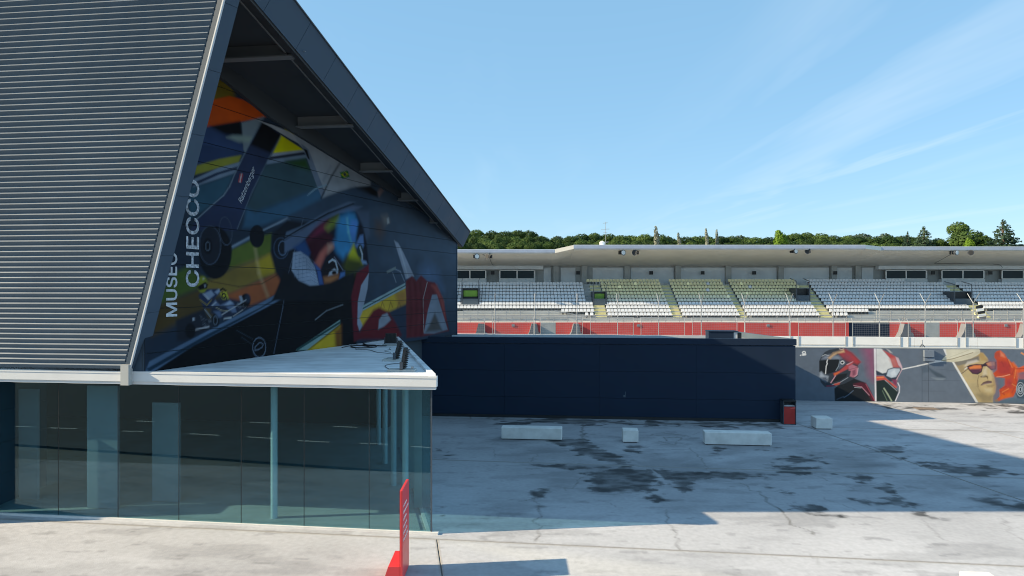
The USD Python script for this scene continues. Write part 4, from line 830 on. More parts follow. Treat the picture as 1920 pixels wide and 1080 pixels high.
# ------------------------------------------------------------------ painted yard wall
yard = thing("yard_wall", "grey concrete wall painted with a helmeted rider, motorcycle and face in sunglasses", "wall")
WH = 2.82; WL0, WL1 = -6.5, 30.0
def wpt(s, z, off=0.0): return W0+WD*s+V3(0, 0, z)+WN*off
for a, b in ((-6.5, -0.8), (-0.8, 6.72), (6.72, 14.3), (14.3, 22.0), (22.0, 30.0)):
    if -1 < a < 10: painted_panel("wall_panel", yard, wpt, lambda z, a=a: a+0.006, lambda z, b=b: b-0.006, 0.0, WH, 0.026, 0.026, yard_mural, M["mural2"], thick=0.25, inset=0.004)
    else: painted_panel("wall_panel", yard, wpt, lambda z, a=a: a+0.006, lambda z, b=b: b-0.006, 0.0, WH, 1.0, 1.0, lambda p: np.tile((0.125, 0.155, 0.20), (len(p), 1)), M["mural2"], thick=0.25, inset=0.004)
MB().para(wpt(WL0, WH, 0.01), WD*(WL1-WL0), -WN*0.28, V3(0, 0, 0.05)).build("coping", M["stand"], yard)
def wbox(x0, y0, x1, y1, d, name, mat_, parent, off=0.003):
    (s0, z1), (s1, z0) = ywall(x0, y0), ywall(x1, y1); MB().para(wpt(s0, z0, off), WD*(s1-s0), V3(0, 0, z1-z0), WN*d).build(name, mat_, parent)
M["wallbox"] = mat("wallbox", (0.15, 0.18, 0.225), 0.7, 0.1, 2)
ub = thing("utility_box", "grey painted utility box fixed high on the mural wall", "utility box")
wbox(1731, 656, 1749, 669, 0.14, "upper_box", M["wallbox"], ub); wbox(1731.5, 670, 1751, 677, 0.10, "lower_box", M["wallbox"], ub)
lp = thing("short_pole", "short grey pole with brackets standing behind the mural wall top", "pole")
ps, _ = ywall(1738, 650); pp = wpt(ps, 0, -0.5)
MB().tube([pp, pp+V3(0, 0, WH+0.42)], 0.035, 8).build("post", M["galv"], lp); MB().tube([pp+V3(0, 0, WH+0.22), pp+V3(-0.13, 0, WH)], 0.02, 6).tube([pp+V3(0, 0, WH+0.22), pp+V3(0.16, 0, WH)], 0.02, 6).build("brace", M["darksteel"], lp)
dc = gnd(1737, 766.5)
dr = thing("drain_cover", "rusty rectangular drain cover in the sunlit slab below the mural wall", "drain cover", dc+V3(0, 0, 0.004), -5)
M["rust"] = mat("rust", (0.17, 0.13, 0.10), 0.8, 0.25, 8); box(-0.5, 0.5, -0.34, 0.34, 0, 0.012).build("plate", M["rust"], dr); MB().box(-0.53, 0.53, -0.37, -0.345, 0, 0.014).box(-0.53, 0.53, 0.345, 0.37, 0, 0.014).build("rim", M["darksteel"], dr)

# ------------------------------------------------------------------ benches, cubes, bin, sign
def block(name, w, d, h, p, rz, label, cat, group=None):
    v, f = bevel_box(w, d, h, 0.018); v = v.copy()
    o = thing(name, label, cat, p, rz, group)
    obj("concrete_block", (v+V3(0, 0, 0.03), f), M["whiteconcrete"], o); box(-w/2+0.05, w/2-0.05, -d/2+0.05, d/2-0.05, 0, 0.032).build("foot", M["black"], o)
RZF = -5.6
pb = lambda px, py, d: gnd(px, py)+nB*d/2
block("bench", 2.40, 0.48, 0.45, pb(996, 825.5, 0.55), RZF, "long white concrete bench in shade, the one nearest the glass pavilion", "bench")
block("bench", 2.48, 0.48, 0.46, pb(1384, 836, 0.55), RZF, "long white concrete bench in shade, the one nearest the red bin", "bench")
block("cube_seat", 0.60, 0.5, 0.46, pb(1182, 831, 0.6), RZF, "white concrete cube seat between the two long benches", "seat")
block("cube_seat", 0.68, 0.62, 0.45, pb(1546, 806, 0.8), RZF+3, "white concrete cube seat right of the red bin", "seat")
block("cube_seat", 0.54, 0.5, 0.60, V3(8.74, 12.70, 0), RZF, "white concrete cube seat in sun cut by the bottom right of the view", "seat")
bp = gnd(1480.5, 796.5)+nB*0.25
bn = thing("litter_bin", "red litter bin with black hood at the end of the dark annex", "litter bin", bp, RZF)
MB().box(-0.24, 0.24, -0.22, 0.22, 0.03, 0.78).build("body", M["binred"], bn)
MB().box(-0.27, -0.245, -0.25, 0.25, 0, 1.02).box(0.245, 0.27, -0.25, 0.25, 0, 1.02).box(-0.245, 0.245, 0.225, 0.25, 0, 1.02).box(-0.245, 0.245, -0.24, 0.225, 0, 0.03).build("frame", M["darksteel"], bn)
MB().box(-0.28, 0.28, -0.26, 0.26, 1.022, 1.06).build("hood", M["black"], bn); MB().box(-0.24, 0.24, -0.15, 0.22, 0.79, 0.84).build("liner", M["ledge"], bn)
MB().prism([(-0.02, 0.70), (0.235, 0.785), (0.235, 0.70)], bp*0+V3(0, -0.222, 0), V3(1, 0, 0), V3(0, 0, 1), V3(0, -0.006, 0)).build("liner_fold", M["redwall"], bn)
sg = thing("sign_panel", "tall red information panel seen edge on before the pavilion corner", "sign", V3(-2.25, 14.3, 0), 0)
obj("panel", (lambda g: (g[0]+V3(0, 0, 0.02), g[1]))(bevel_box(0.055, 0.86, 1.86, 0.008)), M["red"], sg)
MB().box(-0.034, -0.028, -0.425, 0.425, 0.03, 1.87).build("edge_seam", M["binred"], sg)
MB().prism([(-0.38, 0), (-0.03, 0), (-0.03, 0.33), (-0.27, 0.33)], V3(0, -0.43, 0.0), V3(1, 0, 0), V3(0, 0, 1), V3(0, 0.86, 0)).build("foot", M["red"], sg)
tx = meshkit.text_mesh("MUSEO", 0.10, 0.004, False).vertices
scr = MB(); rg = random.Random(3)
for row in range(6):
    z0 = 1.52-row*0.14; y = -0.34; q = []
    n = rg.randint(9, 14)
    for k in range(n): q.append(V3(0.031, y+k*0.048, z0+(0.045 if k % 2 else 0.0)*rg.uniform(0.5, 1.2)))
    scr.tube(q, 0.006, 4)
scr.build("script_print", M["marking"], sg)

# ------------------------------------------------------------------ pit wall, fences, grandstand
PROT = 0.115; PO = V3(25.5, 60, 0); PU = norm((1, -PROT, 0)); PN = V3(-PU[1], PU[0], 0); PDEG = -math.degrees(math.atan(PROT))
pit = thing("pit_wall", "long white concrete barrier behind the painted wall", "barrier", PO, PDEG)
edges = [-9.5, -1.75, 2.6, 6.9, 11.3, 15.9, 20.5, 25.1, 29.9, 34.8, 39.9, 45.0, 50.3, 56.0]
for a, b in zip(edges[:-1], edges[1:]): box(a-25.5+0.01, b-25.5-0.01, 0, 0.3, 0, 1.74).build("barrier_block", M["barrier"], pit)
frames = [(848, 909), (923, 1000), (1014, 1092), (1107, 1188), (1202, 1284), (1298, 1382), (1397, 1482), (1497, 1585), (1599, 1688), (1703, 1795), (1811, 1905), (1919, 2010)]
def fence_panel(x0, x1):
    p0, p1 = hit(x0, 600, PO-PN*0.035, PN), hit(x1, 600, PO-PN*0.035, PN); W = np.linalg.norm(p1-p0)
    t = thing("fence_panel", "grey tubular debris fence panel with bent top along the white barrier", "fence panel", (p0[0], p0[1], 0), PDEG, "debris fence panels along the white barrier")
    for x in (0, W): MB().tube([(x, 0, 0.9), (x, 0, 2.98), (x, 0.30, 3.34)], 0.024, 6).build("post", M["galv"], t)
    MB().tube([(0, 0.30, 3.34), (W, 0.30, 3.34)], 0.03, 6).tube([(0, 0, 2.95), (W, 0, 2.95)], 0.02, 6).tube([(0, 0, 1.05), (W, 0, 1.05)], 0.014, 6).build("rail", M["galv"], t)
    m = MB()
    for z in np.arange(1.85, 2.95, 0.17): m.tube([(0, 0, z), (W, 0, z)], 0.0045, 3)
    for x in np.arange(0.19, W, 0.19): m.tube([(x, 0, 1.8), (x, 0, 2.95), (x, 0.3, 3.32)], 0.004, 3)
    m.build("wire_mesh", M["galv"], t, kind="stuff")
for f in frames: fence_panel(*f)
def y_post(px):
    t = thing("catch_fence_post", "tall grey catch fence post with forked top before the grandstand", "fence post", ((px-CX)/FPX*80, 80, 0), 0, "forked catch fence posts along the track")
    MB().tube([(0, 0, 0), (0, 0, 4.25)], 0.055, 6).build("post", M["galv"], t)
    for s in (-1, 1): MB().tube([(0, 0, 4.2), (0, s*1.05, 5.35)], 0.036, 6).build("arm", M["galv"], t)
    return t
ypx = [928, 1003, 1082, 1158, 1235, 1315, 1396, 1480, 1562, 1649, 1735, 1825, 1919]
for x in ypx: y_post(x)
track = obj("track", box(-60, 120, 62, 83, -0.119, -0.02).geo(), M["asphalt"], kind="structure")

gs = thing("grandstand", "long covered grandstand with white and yellow seats behind the red wall", "grandstand")
GX0, GX1 = -22.0, 88.0
D0, TR, RI, Z0 = 92.0, 0.80, 0.46, 1.93
gx = lambda px: (px-CX)/FPX*D0
# red wall
RY = 85.0
rx = lambda px: (px-CX)/FPX*RY
spl = [-22, rx(930), rx(1014), rx(1042), rx(1100), rx(1187), rx(1284), rx(1386), rx(1482), rx(1592)]
def redw(a, b, m): box(a+0.01, b-0.01, RY, RY+0.3, -0.1, 1.70).build("red_wall_panel", m, gs)
for i, (a, b) in enumerate(zip(spl[:-1], spl[1:])): redw(a, b, M["redwall"] if i != 2 else M["stand"])
redw(rx(1592), rx(1668), M["dark"]); redw(rx(1668), rx(1733), M["redwall"]); redw(rx(1733), rx(1762), M["stand"]); redw(rx(1762), rx(1860), M["redwall"]); redw(rx(1860), rx(1960), M["redwall"])
for px in (902, 1001, 1079, 1692, 1806, 1917):
    x = rx(px); MB().prism([(x-0.95, -0.1), (x+0.95, -0.1), (x+0.75, 0.45), (x+0.55, 0.5), (x+0.35, 1.55), (x-0.3, 1.6), (x-0.55, 0.6)], V3(0, RY-1.0, 0), V3(1, 0, 0), V3(0, 0, 1), V3(0, 0.99, 0)).build("buttress", M["buttress"], gs)
box(GX0, GX1, RY+0.3, D0-0.4, 0.9, 1.60).build("front_walkway", M["stand"], gs)
for px in (962, 1197, 1440, 1886): box(rx(px)-0.18, rx(px)+0.18, RY-0.05, RY-0.005, 1.2, 1.5).build("wall_plate", M["galv"], gs)
# front railing over the red wall
r = MB()
for z in (1.95, 2.25, 2.55): r.tube([(GX0, RY+0.6, z), (GX1, RY+0.6, z)], 0.03, 5)
r.build("front_rail", M["galv"], gs)
for x in np.arange(GX0+1, GX1, 1.75): MB().tube([(x, RY+0.6, 1.6), (x, RY+0.6, 2.58)], 0.035, 5).build("rail_post", M["galv"], gs)
# terraces
for k in range(11):
    box(GX0, GX1, D0+TR*k-0.42, D0+TR*k+TR-0.425, Z0+RI*k-0.5, Z0+RI*k).build("terrace_step", M["stand"], gs)
blocks = [(-12.0, 11.2, 0), (12.9, 21.6, 1), (23.0, 30.7, 1), (31.7, 41.5, 1), (43.2, 62.8, 0), (64.6, 86.0, 0)]
# yellowish aisle steps
for (a, b), nm in zip(((11.3, 12.8), (21.7, 22.9), (30.8, 31.6), (41.6, 43.1), (62.9, 64.5)), range(5)):
    for k in range(10):
        for h in range(2):
            box(a, b, D0+TR*k-0.415+0.4*h, D0+TR*k-0.035+0.4*h, Z0+RI*k-0.01, Z0+RI*k+0.15+0.22*h-0.08).build("aisle_step", M["aisle"], gs)
# seats
sv = MB()
sv.prism([(-0.21, -0.20), (0.21, -0.20), (0.22, 0.16), (-0.22, 0.16)], V3(0, 0, 0.38), V3(1, 0, 0), V3(0, 1, 0), V3(0, 0, 0.05))
sv.prism([(-0.215, 0.0), (0.215, 0.0), (0.215, 0.28), (0.15, 0.37), (-0.15, 0.37), (-0.215, 0.28)], V3(0, 0.14, 0.40), V3(1, 0, 0), V3(0, 0.22, 1), V3(0, 0.045, 0))
sv.box(-0.10, 0.10, -0.05, 0.05, 0.0, 0.375)
SV, SF = sv.geo(); pedn = len(SV)-8
rs = random.Random(8); seats = []
YEL, WHT = np.array((0.80, 0.71, 0.40)), np.array((0.72, 0.72, 0.73))
for bi, (a, b, yel) in enumerate(blocks):
    for k in range(11):
        x0, x1 = a, b
        if bi == 0:
            if k == 0: x0 = gx(1097)
            if k == 1: x0 = gx(1053)
            if k == 10: continue
            if k > 3: x1 = b-0.9
        if bi == 4:
            if k == 0: x1 = gx(1592)
            if k == 1: x1 = gx(1636)
            if k == 10: x1 = a+14.5
            if k > 8: x0 = a
        if bi == 5 and (k < 2 or k == 10): continue
        if bi == 1 and k > 9: x0 = a-2.0
        n = int((x1-x0)/0.475)
        for j in range(n):
            x = x0+0.24+j*(x1-x0)/n
            if yel and 4 <= k:
                t = min(1, (k-2.2)/4.0); c = WHT*(1-t)*0.9+YEL*t*(1.0 if rs.random() > 0.02 else 1.5)
                if rs.random() < 0.02: c = WHT
            else: c = WHT*rs.uniform(0.93, 1.0)
            seats.append((x, k, c))
seats.sort(key=lambda s: (s[1], abs(s[0]-25)))
rest_v, rest_f, rest_c = [], [], []
for i, (x, k, c) in enumerate(seats):
    v = SV+V3(x, D0+TR*k+0.05, Z0+RI*k); cc = np.tile(c, (len(SV), 1)); cc[pedn:] = (0.05, 0.05, 0.05)
    if i < 300: obj("seat", (v, SF), M["seat"], gs, col=cc)
    else: rest_v.append(v); rest_f.append(SF+len(SV)*len(rest_f)); rest_c.append(cc)
obj("seat_rows", (np.vstack(rest_v), np.vstack(rest_f)), M["seat"], gs, col=np.vstack(rest_c), kind="stuff")
# platforms with railing where the front rows are missing
for a, b in ((gx(870), gx(1052)), (gx(1640), gx(1832)), (gx(1858), gx(1960))):
    m = MB()
    for z in (2.3, 2.65, 3.0): m.tube([(a, D0-0.55, z), (b, D0-0.55, z)], 0.035, 5)
    m.build("platform_rail", M["galv"], gs)
    for x in np.arange(a, b, 1.9): MB().box(x-0.045, x+0.045, D0-0.6, D0-0.5, 1.5, 3.02).build("platform_post", M["galv"], gs)
MB().prism([(gx(1040), 3.0), (gx(1100), 2.2), (gx(1100), 2.1), (gx(1040), 2.9)], V3(0, D0-0.62, 0), V3(1, 0, 0), V3(0, 0, 1), V3(0, 0.06, 0)).build("ramp_rail", M["galv"], gs)
# vomitory openings with rails
def vom(x0, x1, k0, k1, green):
    y = D0+TR*k0-0.6; z0, z1 = Z0+RI*k0-0.2, Z0+RI*k1+0.35
    node = group_node("stair_opening", gs)
    box(x0, x0+0.18, y, y+2.4, z0, z1).build("side_wall", M["darksteel"], node); box(x1-0.18, x1, y, y+2.4, z0, z1).build("side_wall", M["darksteel"], node)
    box(x0+0.18, x1-0.18, y+0.6, y+0.8, z0, z1-0.02).build("dark_opening", M["black"], node)
    if green: box(x0+0.3, x1-0.3, y+0.5, y+0.59, z1-1.15, z1-0.3).build("green_door", M["green"], node)
    box(x0+0.19, x1-0.19, y-0.02, y+0.03, z0, z0+0.95).build("clear_guard", M["clad"], node)
    m = MB()
    for s in (x0+0.09, x1-0.09): m.tube([(s, y+0.1, z1), (s, y+0.1, z1+1.0), (s, y+2.2, z1+1.4)], 0.05, 5)
    m.build("handrail", M["darksteel"], node)
vom(gx(1116), gx(1143), 4, 7, True); vom(gx(862), gx(897), 4, 8, True); vom(gx(1512), gx(1540), 5, 8, False); vom(gx(1812), gx(1848), 4, 7, False)
# back wall with columns, panels, windows
BY = 103.0
bx_ = lambda px: (px-CX)/FPX*BY
bz = lambda py: HCAM-(py-CY)/FPX*BY
box(GX0, GX1+8, BY, BY+0.4, 3.0, 10.6).build("back_wall", M["stand"], gs)
for a, b in ((1018, 1034), (1050, 1080), (1110, 1170), (1181, 1264), (1275, 1360), (1369, 1457), (1468, 1555), (1567, 1598), (1614, 1638)):
    box(bx_(a)+0.1, bx_(b)-0.1, BY-0.10, BY-0.003, bz(534), bz(502)).build("white_panel", M["standlight"], gs)
for a in (1042, 1095, 1175, 1270, 1364, 1462, 1561, 1606): box(bx_(a)-0.4, bx_(a)+0.4, BY-0.6, BY-0.12, bz(536), bz(497)).build("pillar", M["stand"], gs)
for a, b in ((830, 1018), (1640, 2000)): box(bx_(a), bx_(b), BY-1.2, BY-0.1, bz(505.5), bz(498.5)).build("beam", M["standlight"], gs)
for a, b, n in ((852, 911, 2), (937, 1002, 2), (1656, 1731, 2), (1760, 1838, 2), (1872, 1912, 1), (1945, 2010, 2)):
    node = group_node("window", gs)
    x0, x1 = bx_(a), bx_(b); box(x0-0.1, x1+0.1, BY-0.9, BY-0.11, bz(534), bz(523.5)).build("parapet", M["standlight"], node)
    fr = MB().box(x0, x1, BY-0.8, BY-0.7, bz(523.4), bz(522)).box(x0, x1, BY-0.8, BY-0.7, bz(508), bz(506.5))
    w = (x1-x0)/n
    for k in range(n+1): fr.box(x0+w*k-0.1, x0+w*k+0.1, BY-0.82, BY-0.70, bz(522), bz(508))
    fr.build("window_frame", M["white"], node)
    for k in range(n): box(x0+w*k+0.1, x0+w*(k+1)-0.1, BY-0.76, BY-0.74, bz(522), bz(508)).build("pane", M["winglass"], node)
for px in (924, 1083, 1219, 1315, 1411, 1562, 1744, 1851):
    box(bx_(px)-0.28, bx_(px)+0.28, BY-0.75, BY-0.65, bz(515), bz(508.5)).build("wall_lamp", M["black"], gs)
# roof: three sections with sloping soffit
FY = 93.3
def roof_part(x0, x1, ztop, th, FY=93.3):
    prof = [(FY, ztop-th), (FY, ztop), (BY+2.5, ztop-0.1), (BY+2.5, 9.2), (BY-1.0, 9.35), (FY+3.5, ztop-th-0.62)]
    MB().prism(prof, V3(x0, 0, 0), V3(0, 1, 0), V3(0, 0, 1), V3(x1-x0, 0, 0)).build("roof_section", M["roofsoffit"], gs)
    box(x0-0.02, x1+0.02, FY-0.12, FY-0.003, ztop-th*0.75, ztop+0.03).build("roof_fascia", M["fasciablue"], gs)
    box(x0, x1, FY-0.10, BY+2.5, ztop+0.035, ztop+0.10).build("roof_sheet", M["standlight"], gs)
fz = lambda py: HCAM-(py-CY)/FPX*FY
fxx = lambda px: (px-CX)/FPX*FY
roof_part(GX0-4, fxx(1040), fz(468.5), 0.5); roof_part(fxx(1075), fxx(1618), fz(461), 0.55, 92.7); roof_part(fxx(1652), GX1+8, fz(463.5), 0.5)
def roof_joint(xa, za, ya, xb, zb, yb):
    o = MB(); v = []
    for x, z, FY in ((xa, za, ya), (xb, zb, yb)):
        for (y, zz) in ((FY-0.11, z-0.45), (FY-0.11, z+0.08), (BY+2.4, z), (BY+2.4, 9.2), (BY-1, 9.35), (FY+3.5, z-1.1)): v.append((x, y, zz))
    f = []
    for k in range(6): a, b = k, (k+1) % 6; f += [[a, b, b+6], [a, b+6, a+6]]
    obj("roof_step", (np.array(v), np.array(f)), M["roofsoffit"], gs)
roof_joint(fxx(1040), fz(468.5), 93.3, fxx(1075), fz(461), 92.7); roof_joint(fxx(1618), fz(461), 92.7, fxx(1652), fz(463.5), 93.3)
vent = thing("roof_vent", "white cylindrical vent on the grandstand roof", "vent", atY(1129, 460, 95.5))
c = trimesh.creation.cylinder(0.35, 0.45, sections=14); c.apply_translation((0, 0, 0.22)); obj("drum", c, M["white"], vent, smooth=40); c = trimesh.creation.cone(0.4, 0.2, sections=14); c.apply_translation((0, 0, 0.45)); obj("cap", c, M["white"], vent)
MB().box(-0.5, 0.5, -0.4, 0.4, -0.4, 0.0).build("curb", M["standlight"], vent)
def speaker_pair(px0, px1, py, label):
    z = HCAM-(py-CY)/FPX*FY
    for px, ang, nm in ((px0, 25, "left"), (px1, -35, "right")):
        t = thing("horn_loudspeaker", f"{nm} horn loudspeaker of the pair under {label}", "loudspeaker", ((px-CX)/FPX*FY, FY-0.25, z), ang)
        v = MB(); ring = 10; pts = []
        h = trimesh.creation.cone(0.40, 0.7, sections=12); h.apply_transform(trimesh.transformations.rotation_matrix(math.pi/2, (1, 0, 0))); h.apply_scale(1.0)
        h.apply_translation((0, 0.0, 0)); h.vertices[:, 1] = -h.vertices[:, 1]-0.3
        obj("horn", h, M["darksteel"], t, smooth=30)
        d = trimesh.creation.cylinder(0.30, 0.04, sections=12); d.apply_transform(trimesh.transformations.rotation_matrix(math.pi/2, (1, 0, 0))); d.apply_translation((0, -0.32, 0)); obj("mouth", d, M["lamp"] if nm == "left" else M["black"], t)
        MB().box(-0.22, 0.22, 0.25, 0.6, -0.22, 0.22).build("driver_case", M["black"], t); MB().tube([(0, 0.3, 0.2), (0, 0.35, 0.75)], 0.04, 5).build("bracket", M["darksteel"], t)
speaker_pair(893, 916, 481, "the lower left roof section"); speaker_pair(1166, 1191, 474, "the roof left of its middle"); speaker_pair(1488, 1514, 471, "the roof right of its middle"); speaker_pair(1788, 1818, 474, "the right roof section")
for px, lab, pts in ((1, "thin black cable hanging from the left horn loudspeakers to the back of the soffit", [(905, 477, 93.6), (918, 484, 95), (922, 494, 100), (925, 498, 102)]),
                     (2, "black cable running from the right horn loudspeakers along the window beam", [(1786, 475, 93.4), (1772, 483, 96), (1752, 494, 100.5), (1860, 494.5, 101), (1876, 497, 101.2), (1880, 502, 101.5)])):
    MB().tube([atY(a, b, Y) for a, b, Y in pts], 0.03, 5).build("speaker_cable", M["black"], label=lab, cat="cable")
MB().para(an(7.6, -0.004, 1.02), AD*-0.10, AB*0.003, V3(0, 0, 0.10)).para(an(7.52, -0.004, 1.11), AD*-0.03, AB*0.003, V3(0, 0, 0.16)).build("faded_mark", M["clad"], annex)
fl = thing("marshal_board", "small black and white striped board by the right aisle", "sign", ((1837-CX)/FPX*90, 90, 0))
for k in range(5): MB().para((-0.5+0.12*k, 0, 3.6-0.36*k), (0.95, 0, 0.12), (0, 0.05, 0), (0, 0, -0.34)).build("stripe", M["black"] if k % 2 == 0 else M["white"], fl)
MB().tube([(0.2, 0.1, 1.55), (0.2, 0.1, 3.4)], 0.05, 5).build("post", M["galv"], fl)

# ------------------------------------------------------------------ hills and trees
def hill_mesh():
    xs = np.linspace(-900, 1800, 110); ys = np.concatenate([np.linspace(120, 400, 30), np.linspace(420, 1800, 40)])
    X, Y = np.meshgrid(xs, ys); q = np.stack([X.ravel()*0.006, Y.ravel()*0.006, 0*X.ravel()], 1)
    n = meshkit.fbm(q, 4, 5).reshape(X.shape)
    Z = np.interp(Y, [120, 150, 200, 300, 420, 800, 1300, 1800], [-0.4, 6, 13, 26, 28, 38, 66, 60])+(n-0.5)*np.interp(Y, [120, 300, 1800], [0, 4, 30])
    v = np.stack([X.ravel(), Y.ravel(), Z.ravel()], 1); return v, grid_faces(len(ys), len(xs)), (xs, ys, Z)
hv_, hf_, (hxs, hys, HZ) = hill_mesh()
obj("hills", (hv_, hf_), M["hill"], kind="structure", smooth=True)
from scipy.interpolate import RegularGridInterpolator
hz = RegularGridInterpolator((hys, hxs), HZ)
ground_h = lambda x, y: float(hz((y, x)))
def leaf_cloud(lobes, n, size, seed, flat=0.5):
    """quads spread over and inside ellipsoid lobes (cx,cy,cz,rx,ry,rz)"""
    rng = np.random.default_rng(seed); vol = np.array([l[3]*l[4]+l[4]*l[5]+l[3]*l[5] for l in lobes]); cnt = (n*vol/vol.sum()).astype(int); V, F = [], []; k = 0
    for l, c in zip(lobes, cnt):
        d = rng.normal(size=(c, 3)); d /= np.linalg.norm(d, axis=1)[:, None]
        r = rng.uniform(0.72, 1.05, c)**0.7
        r *= 0.86+0.28*meshkit.noise(d*2.2+seed+l[0], seed)
        p = np.array(l[:3])+d*r[:, None]*np.array(l[3:])
        nrm = d/np.array(l[3:]); nrm /= np.linalg.norm(nrm, axis=1)[:, None]; nrm += rng.normal(0, 0.45, (c, 3)); nrm /= np.linalg.norm(nrm, axis=1)[:, None]
        a = np.cross(nrm, rng.normal(size=(c, 3))); a /= np.linalg.norm(a, axis=1)[:, None]; b = np.cross(nrm, a)
        s = size*rng.uniform(0.6, 1.3, c)[:, None]
        q = np.stack([p-a*s-b*s*flat, p+a*s*0.8-b*s*flat*1.2, p+a*s+b*s*flat, p-a*s*0.7+b*s*flat*1.1], 1).reshape(-1, 3)
        V.append(q); i = k+np.arange(c)*4; F += [np.stack([i, i+1, i+2], 1), np.stack([i, i+2, i+3], 1)]; k += 4*c
    return np.vstack(V), np.vstack(F)
UsdGeom.Scope.Define(stage, "/World/Looks/unused") if False else None
tree_src = {}
def make_tree(key, kind, lobes, n, size, leafm, trunk_h, trunk_r, seed, limbs=5):
    """a class prim (not drawn) with trunk, limbs and crown"""
    p = stage.CreateClassPrim(f"/World/{key}"); rng = random.Random(seed)
    UsdGeom.Xform.Define
    m = MB().tube([(0, 0, -0.8), (0.1, 0, trunk_h*0.5), (0, 0.1, trunk_h)], [trunk_r*1.25, trunk_r, trunk_r*0.6], 7)
    for l in lobes[:limbs]: m.tube([(0, 0, trunk_h*rng.uniform(0.55, 0.8)), (l[0]*0.5, l[1]*0.5, (trunk_h+l[2])/2-0.4), (l[0], l[1], l[2])], [trunk_r*0.5, trunk_r*0.35, trunk_r*0.2], 5)
    m.build("trunk", M["bark"], p); obj("crown", leaf_cloud(lobes, n, size, seed), leafm, p)
    tree_src[key] = p; return p
def umbrella_lobes(seed, R=3.3, H=9.5):
    r = random.Random(seed); L = [(0, 0, H, R, R, 2.0), (0, 0, H+0.9, R*0.72, R*0.72, 1.7)]
    for k in range(5):
        a = k*2*math.pi/5+r.uniform(-0.4, 0.4); q = R*r.uniform(0.5, 0.66); L.append((q*math.cos(a), q*math.sin(a), H+r.uniform(-0.3, 0.6), R*r.uniform(0.38, 0.5), R*r.uniform(0.38, 0.5), r.uniform(1.2, 1.7)))
    return L
for s in range(4): make_tree(f"pine_source_{'abcd'[s]}", "pine", umbrella_lobes(s+1), 2600, 0.21, M["pine"], 9.0, 0.28, 40+s)
broad_l = [(0, 0, 8, 2.4, 2.4, 3.4), (1.6, 0.4, 6.5, 1.8, 1.8, 2.2), (-1.7, -0.3, 6.3, 1.9, 1.8, 2.4), (0.4, -1.4, 7, 1.7, 1.7, 2.2), (-0.6, 0.5, 10.4, 1.4, 1.4, 1.6)]
make_tree("broad_source", "broadleaf", broad_l, 2600, 0.24, M["broad"], 7.0, 0.25, 61)
pop_l = [(0, 0, 7, 0.75, 0.75, 3.8), (0.15, 0, 10.5, 0.65, 0.65, 2.5), (-0.2, 0.1, 12.8, 0.45, 0.45, 1.6)]
make_tree("poplar_source", "poplar", pop_l, 1100, 0.2, M["poplar"], 11.0, 0.06, 62, 2)
def cedar_lobes(H, R, seed):
    r = random.Random(seed); L = [(0, 0, H*0.45, R*0.5, R*0.5, H*0.33), (0, 0, H*0.72, R*0.3, R*0.3, H*0.22)]
    for k in range(13):
        f = k/12; z = 1.6+(H-2.0)*f; rad = R*(1-f)**0.75+0.35
        for j in range(8 if f < 0.6 else 5 if f < 0.85 else 3):
            a = j*0.785+k*0.5+r.uniform(-0.4, 0.4); q = rad*r.uniform(0.55, 0.85); L.append((q*math.cos(a), q*math.sin(a), z-0.25*q+r.uniform(-.2, .2), rad*0.30+0.15, rad*0.30+0.15, 0.36))
    L.append((0, 0, H-0.5, 0.35, 0.35, 0.9)); return L
make_tree("cedar_source", "cedar", cedar_lobes(12, 4.2, 5), 4200, 0.22, M["cedar"], 11.5, 0.3, 63, 0)
far_l = [(0, 0, 7, 5.5, 5.5, 3.6), (4, 0, 6, 3.6, 3.6, 2.8), (-4, 1, 6, 3.4, 3.4, 2.6), (1, 0, 9.5, 3, 3, 2)]
make_tree("far_source", "far", far_l, 900, 0.6, M["fartree"], 6.0, 0.4, 64, 2)

TS = random.Random(21)
def place(src, name, px, ytop, Y, H, label, cat="tree", group=None, sx=1.0, rz=None):
    """tree with its top at picture height ytop"""
    x = (px-CX)/FPX*Y; g = ground_h(x, Y); top = HCAM+(CY-ytop)/FPX*Y
    sc = (top-g)/H
    return copy_of(tree_src[src], name, (x, Y, g), TS.uniform(0, 360) if rz is None else rz, (sc*sx, sc*sx, sc), label=label, cat=cat, group=group)
def place_pine(px, ytop, Y, R, label, group, flat=1.0):
    x = (px-CX)/FPX*Y; top = HCAM+(CY-ytop)/FPX*Y; sh = R/3.3; sv = sh*TS.uniform(0.95, 1.15)*flat; k = "abcd"[TS.randrange(4)]
    return copy_of(tree_src["pine_source_"+k], "umbrella_pine", (x, Y, top-11.9*sv), TS.uniform(0, 360), (sh, sh, sv), label=label, cat="pine", group=group)
prof_x = [840, 1005, 1020, 1055, 1080, 1150, 1180, 1240, 1255, 1330, 1400, 1440, 1490, 1540, 1560, 1620, 1700, 1765, 1772, 1960]
prof_y = [432, 432, 447, 446, 437, 438, 441, 440, 446, 441, 444, 446, 437, 436, 440, 443, 443, 450, 464, 464]
PL1, PG1 = "rounded green umbrella pine in the taller row behind the grandstand", "umbrella pines in the tall row behind the grandstand"
PL2, PG2 = "small umbrella pine in the lower front row just above the grandstand roof", "umbrella pines in the low row above the roof"
x = 846.0
while x < 1765:
    yt = np.interp(x, prof_x, prof_y)+TS.uniform(-1.5, 2)
    if yt < 455: place_pine(x, yt, 262+TS.uniform(-12, 12), TS.uniform(3.0, 4.4), PL1, PG1, 0.82)
    x += TS.uniform(18, 29)
x = 852.0
while x < 1765:
    yt = np.interp(x, prof_x, prof_y)+TS.uniform(9, 14)
    place_pine(x, min(yt, 457), 222+TS.uniform(-10, 10), TS.uniform(2.2, 3.0), PL2, PG2)
    x += TS.uniform(16, 24)
x = 850.0
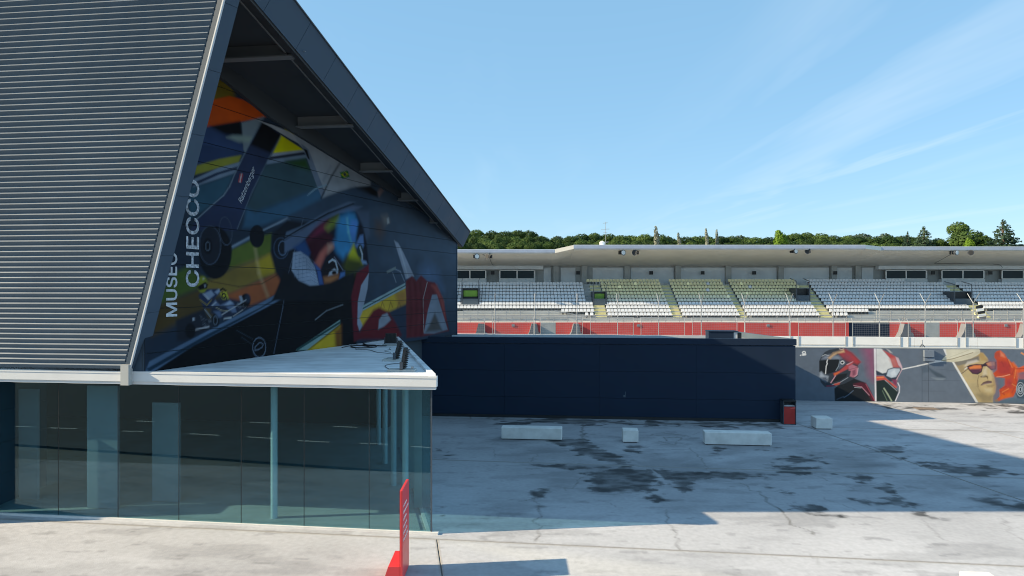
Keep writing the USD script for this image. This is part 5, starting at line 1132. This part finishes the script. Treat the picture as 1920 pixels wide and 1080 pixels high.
while x < 1050:
    place_pine(x, 452+TS.uniform(-2, 4), 205+TS.uniform(-6, 6), TS.uniform(2.0, 2.8), PL2, PG2)
    x += TS.uniform(13, 19)
place("broad_source", "broadleaf_tree", 1463, 431, 205, 12.0, "bright green broadleaf tree rising above the middle of the grandstand roof", sx=0.9)
place("broad_source", "broadleaf_tree", 1817, 447, 190, 12.0, "bright yellow green tree in front of the large two crowned pine", sx=0.85)
place("poplar_source", "poplar", 1231, 424, 170, 14.4, "tall thin pale tree poking above the pines left of centre", sx=1.15)
place("poplar_source", "poplar", 1273, 436, 172, 14.4, "shortest of the thin pale trees above the pines", sx=0.9)
place("poplar_source", "poplar", 1325, 428, 172, 14.4, "thin sparse pale tree, left one of the close pair above the pines", sx=0.8)
place("poplar_source", "poplar", 1344, 430, 173, 14.4, "thin sparse pale tree, right one of the close pair above the pines", sx=0.8)
place("cedar_source", "cedar", 1732, 424, 200, 12.2, "dark pointed conifer standing left of the two crowned pine", sx=1.15)
place("cedar_source", "cedar", 1702, 434, 205, 12.2, "small dark pointed conifer beside the bigger one", sx=0.8)
place("cedar_source", "cedar", 1881, 412, 180, 12.2, "large layered dark cedar at the right end of the skyline", sx=1.25)
place_pine(1759, 447, 200, 2.2, "low dark pine right of the pointed conifer", None)
place_pine(1815, 433, 198, 6.0, "broad light green pine crown below the tall round crown", None, 0.75)
place_pine(1797, 416, 203, 2.9, "tall pine with round crown topping the right part of the skyline", None, 1.1)
place_pine(1843, 442, 196, 2.7, "lower pine merging with the right side of the broad crown", None)
FLb, FGb = "hazy far tree on the distant hill behind the pines", "far trees on the hill"
x = 1000
for i in range(60):
    x = 840+TS.uniform(0, 1100)
    if 1010 < x < 1070 or x > 1590 or TS.random() < 0.35:
        yt = (441 if x < 1100 else np.interp(x, [1570, 1600, 1660, 1700, 1740, 1790, 1960], [441, 437, 435, 441, 449, 456, 458]))+TS.uniform(0, 5)
        Y = 620+TS.uniform(-60, 60); X = (x-CX)/FPX*Y; g = ground_h(X, Y); top = HCAM+(CY-yt)/FPX*Y
        copy_of(tree_src["far_source"], "far_tree", (X, Y, top-12.0), TS.uniform(0, 360), (1.3, 1.3, 1.05), label=FLb, cat="tree", group=FGb)
ant = thing("antenna_mast", "thin antenna mast with small cross bars above the grandstand roof", "antenna", atY(1135, 462, 100))
MB().tube([(0, 0, -1.0), (0, 0, 3.6)], 0.035, 5).build("mast", M["galv"], ant)
for z, w in ((3.4, 0.35), (2.5, 0.6), (2.0, 0.3), (0.6, 0.5)): MB().tube([(-w, 0, z), (w, 0, z+0.05)], 0.03, 4).build("aerial", M["galv"], ant)
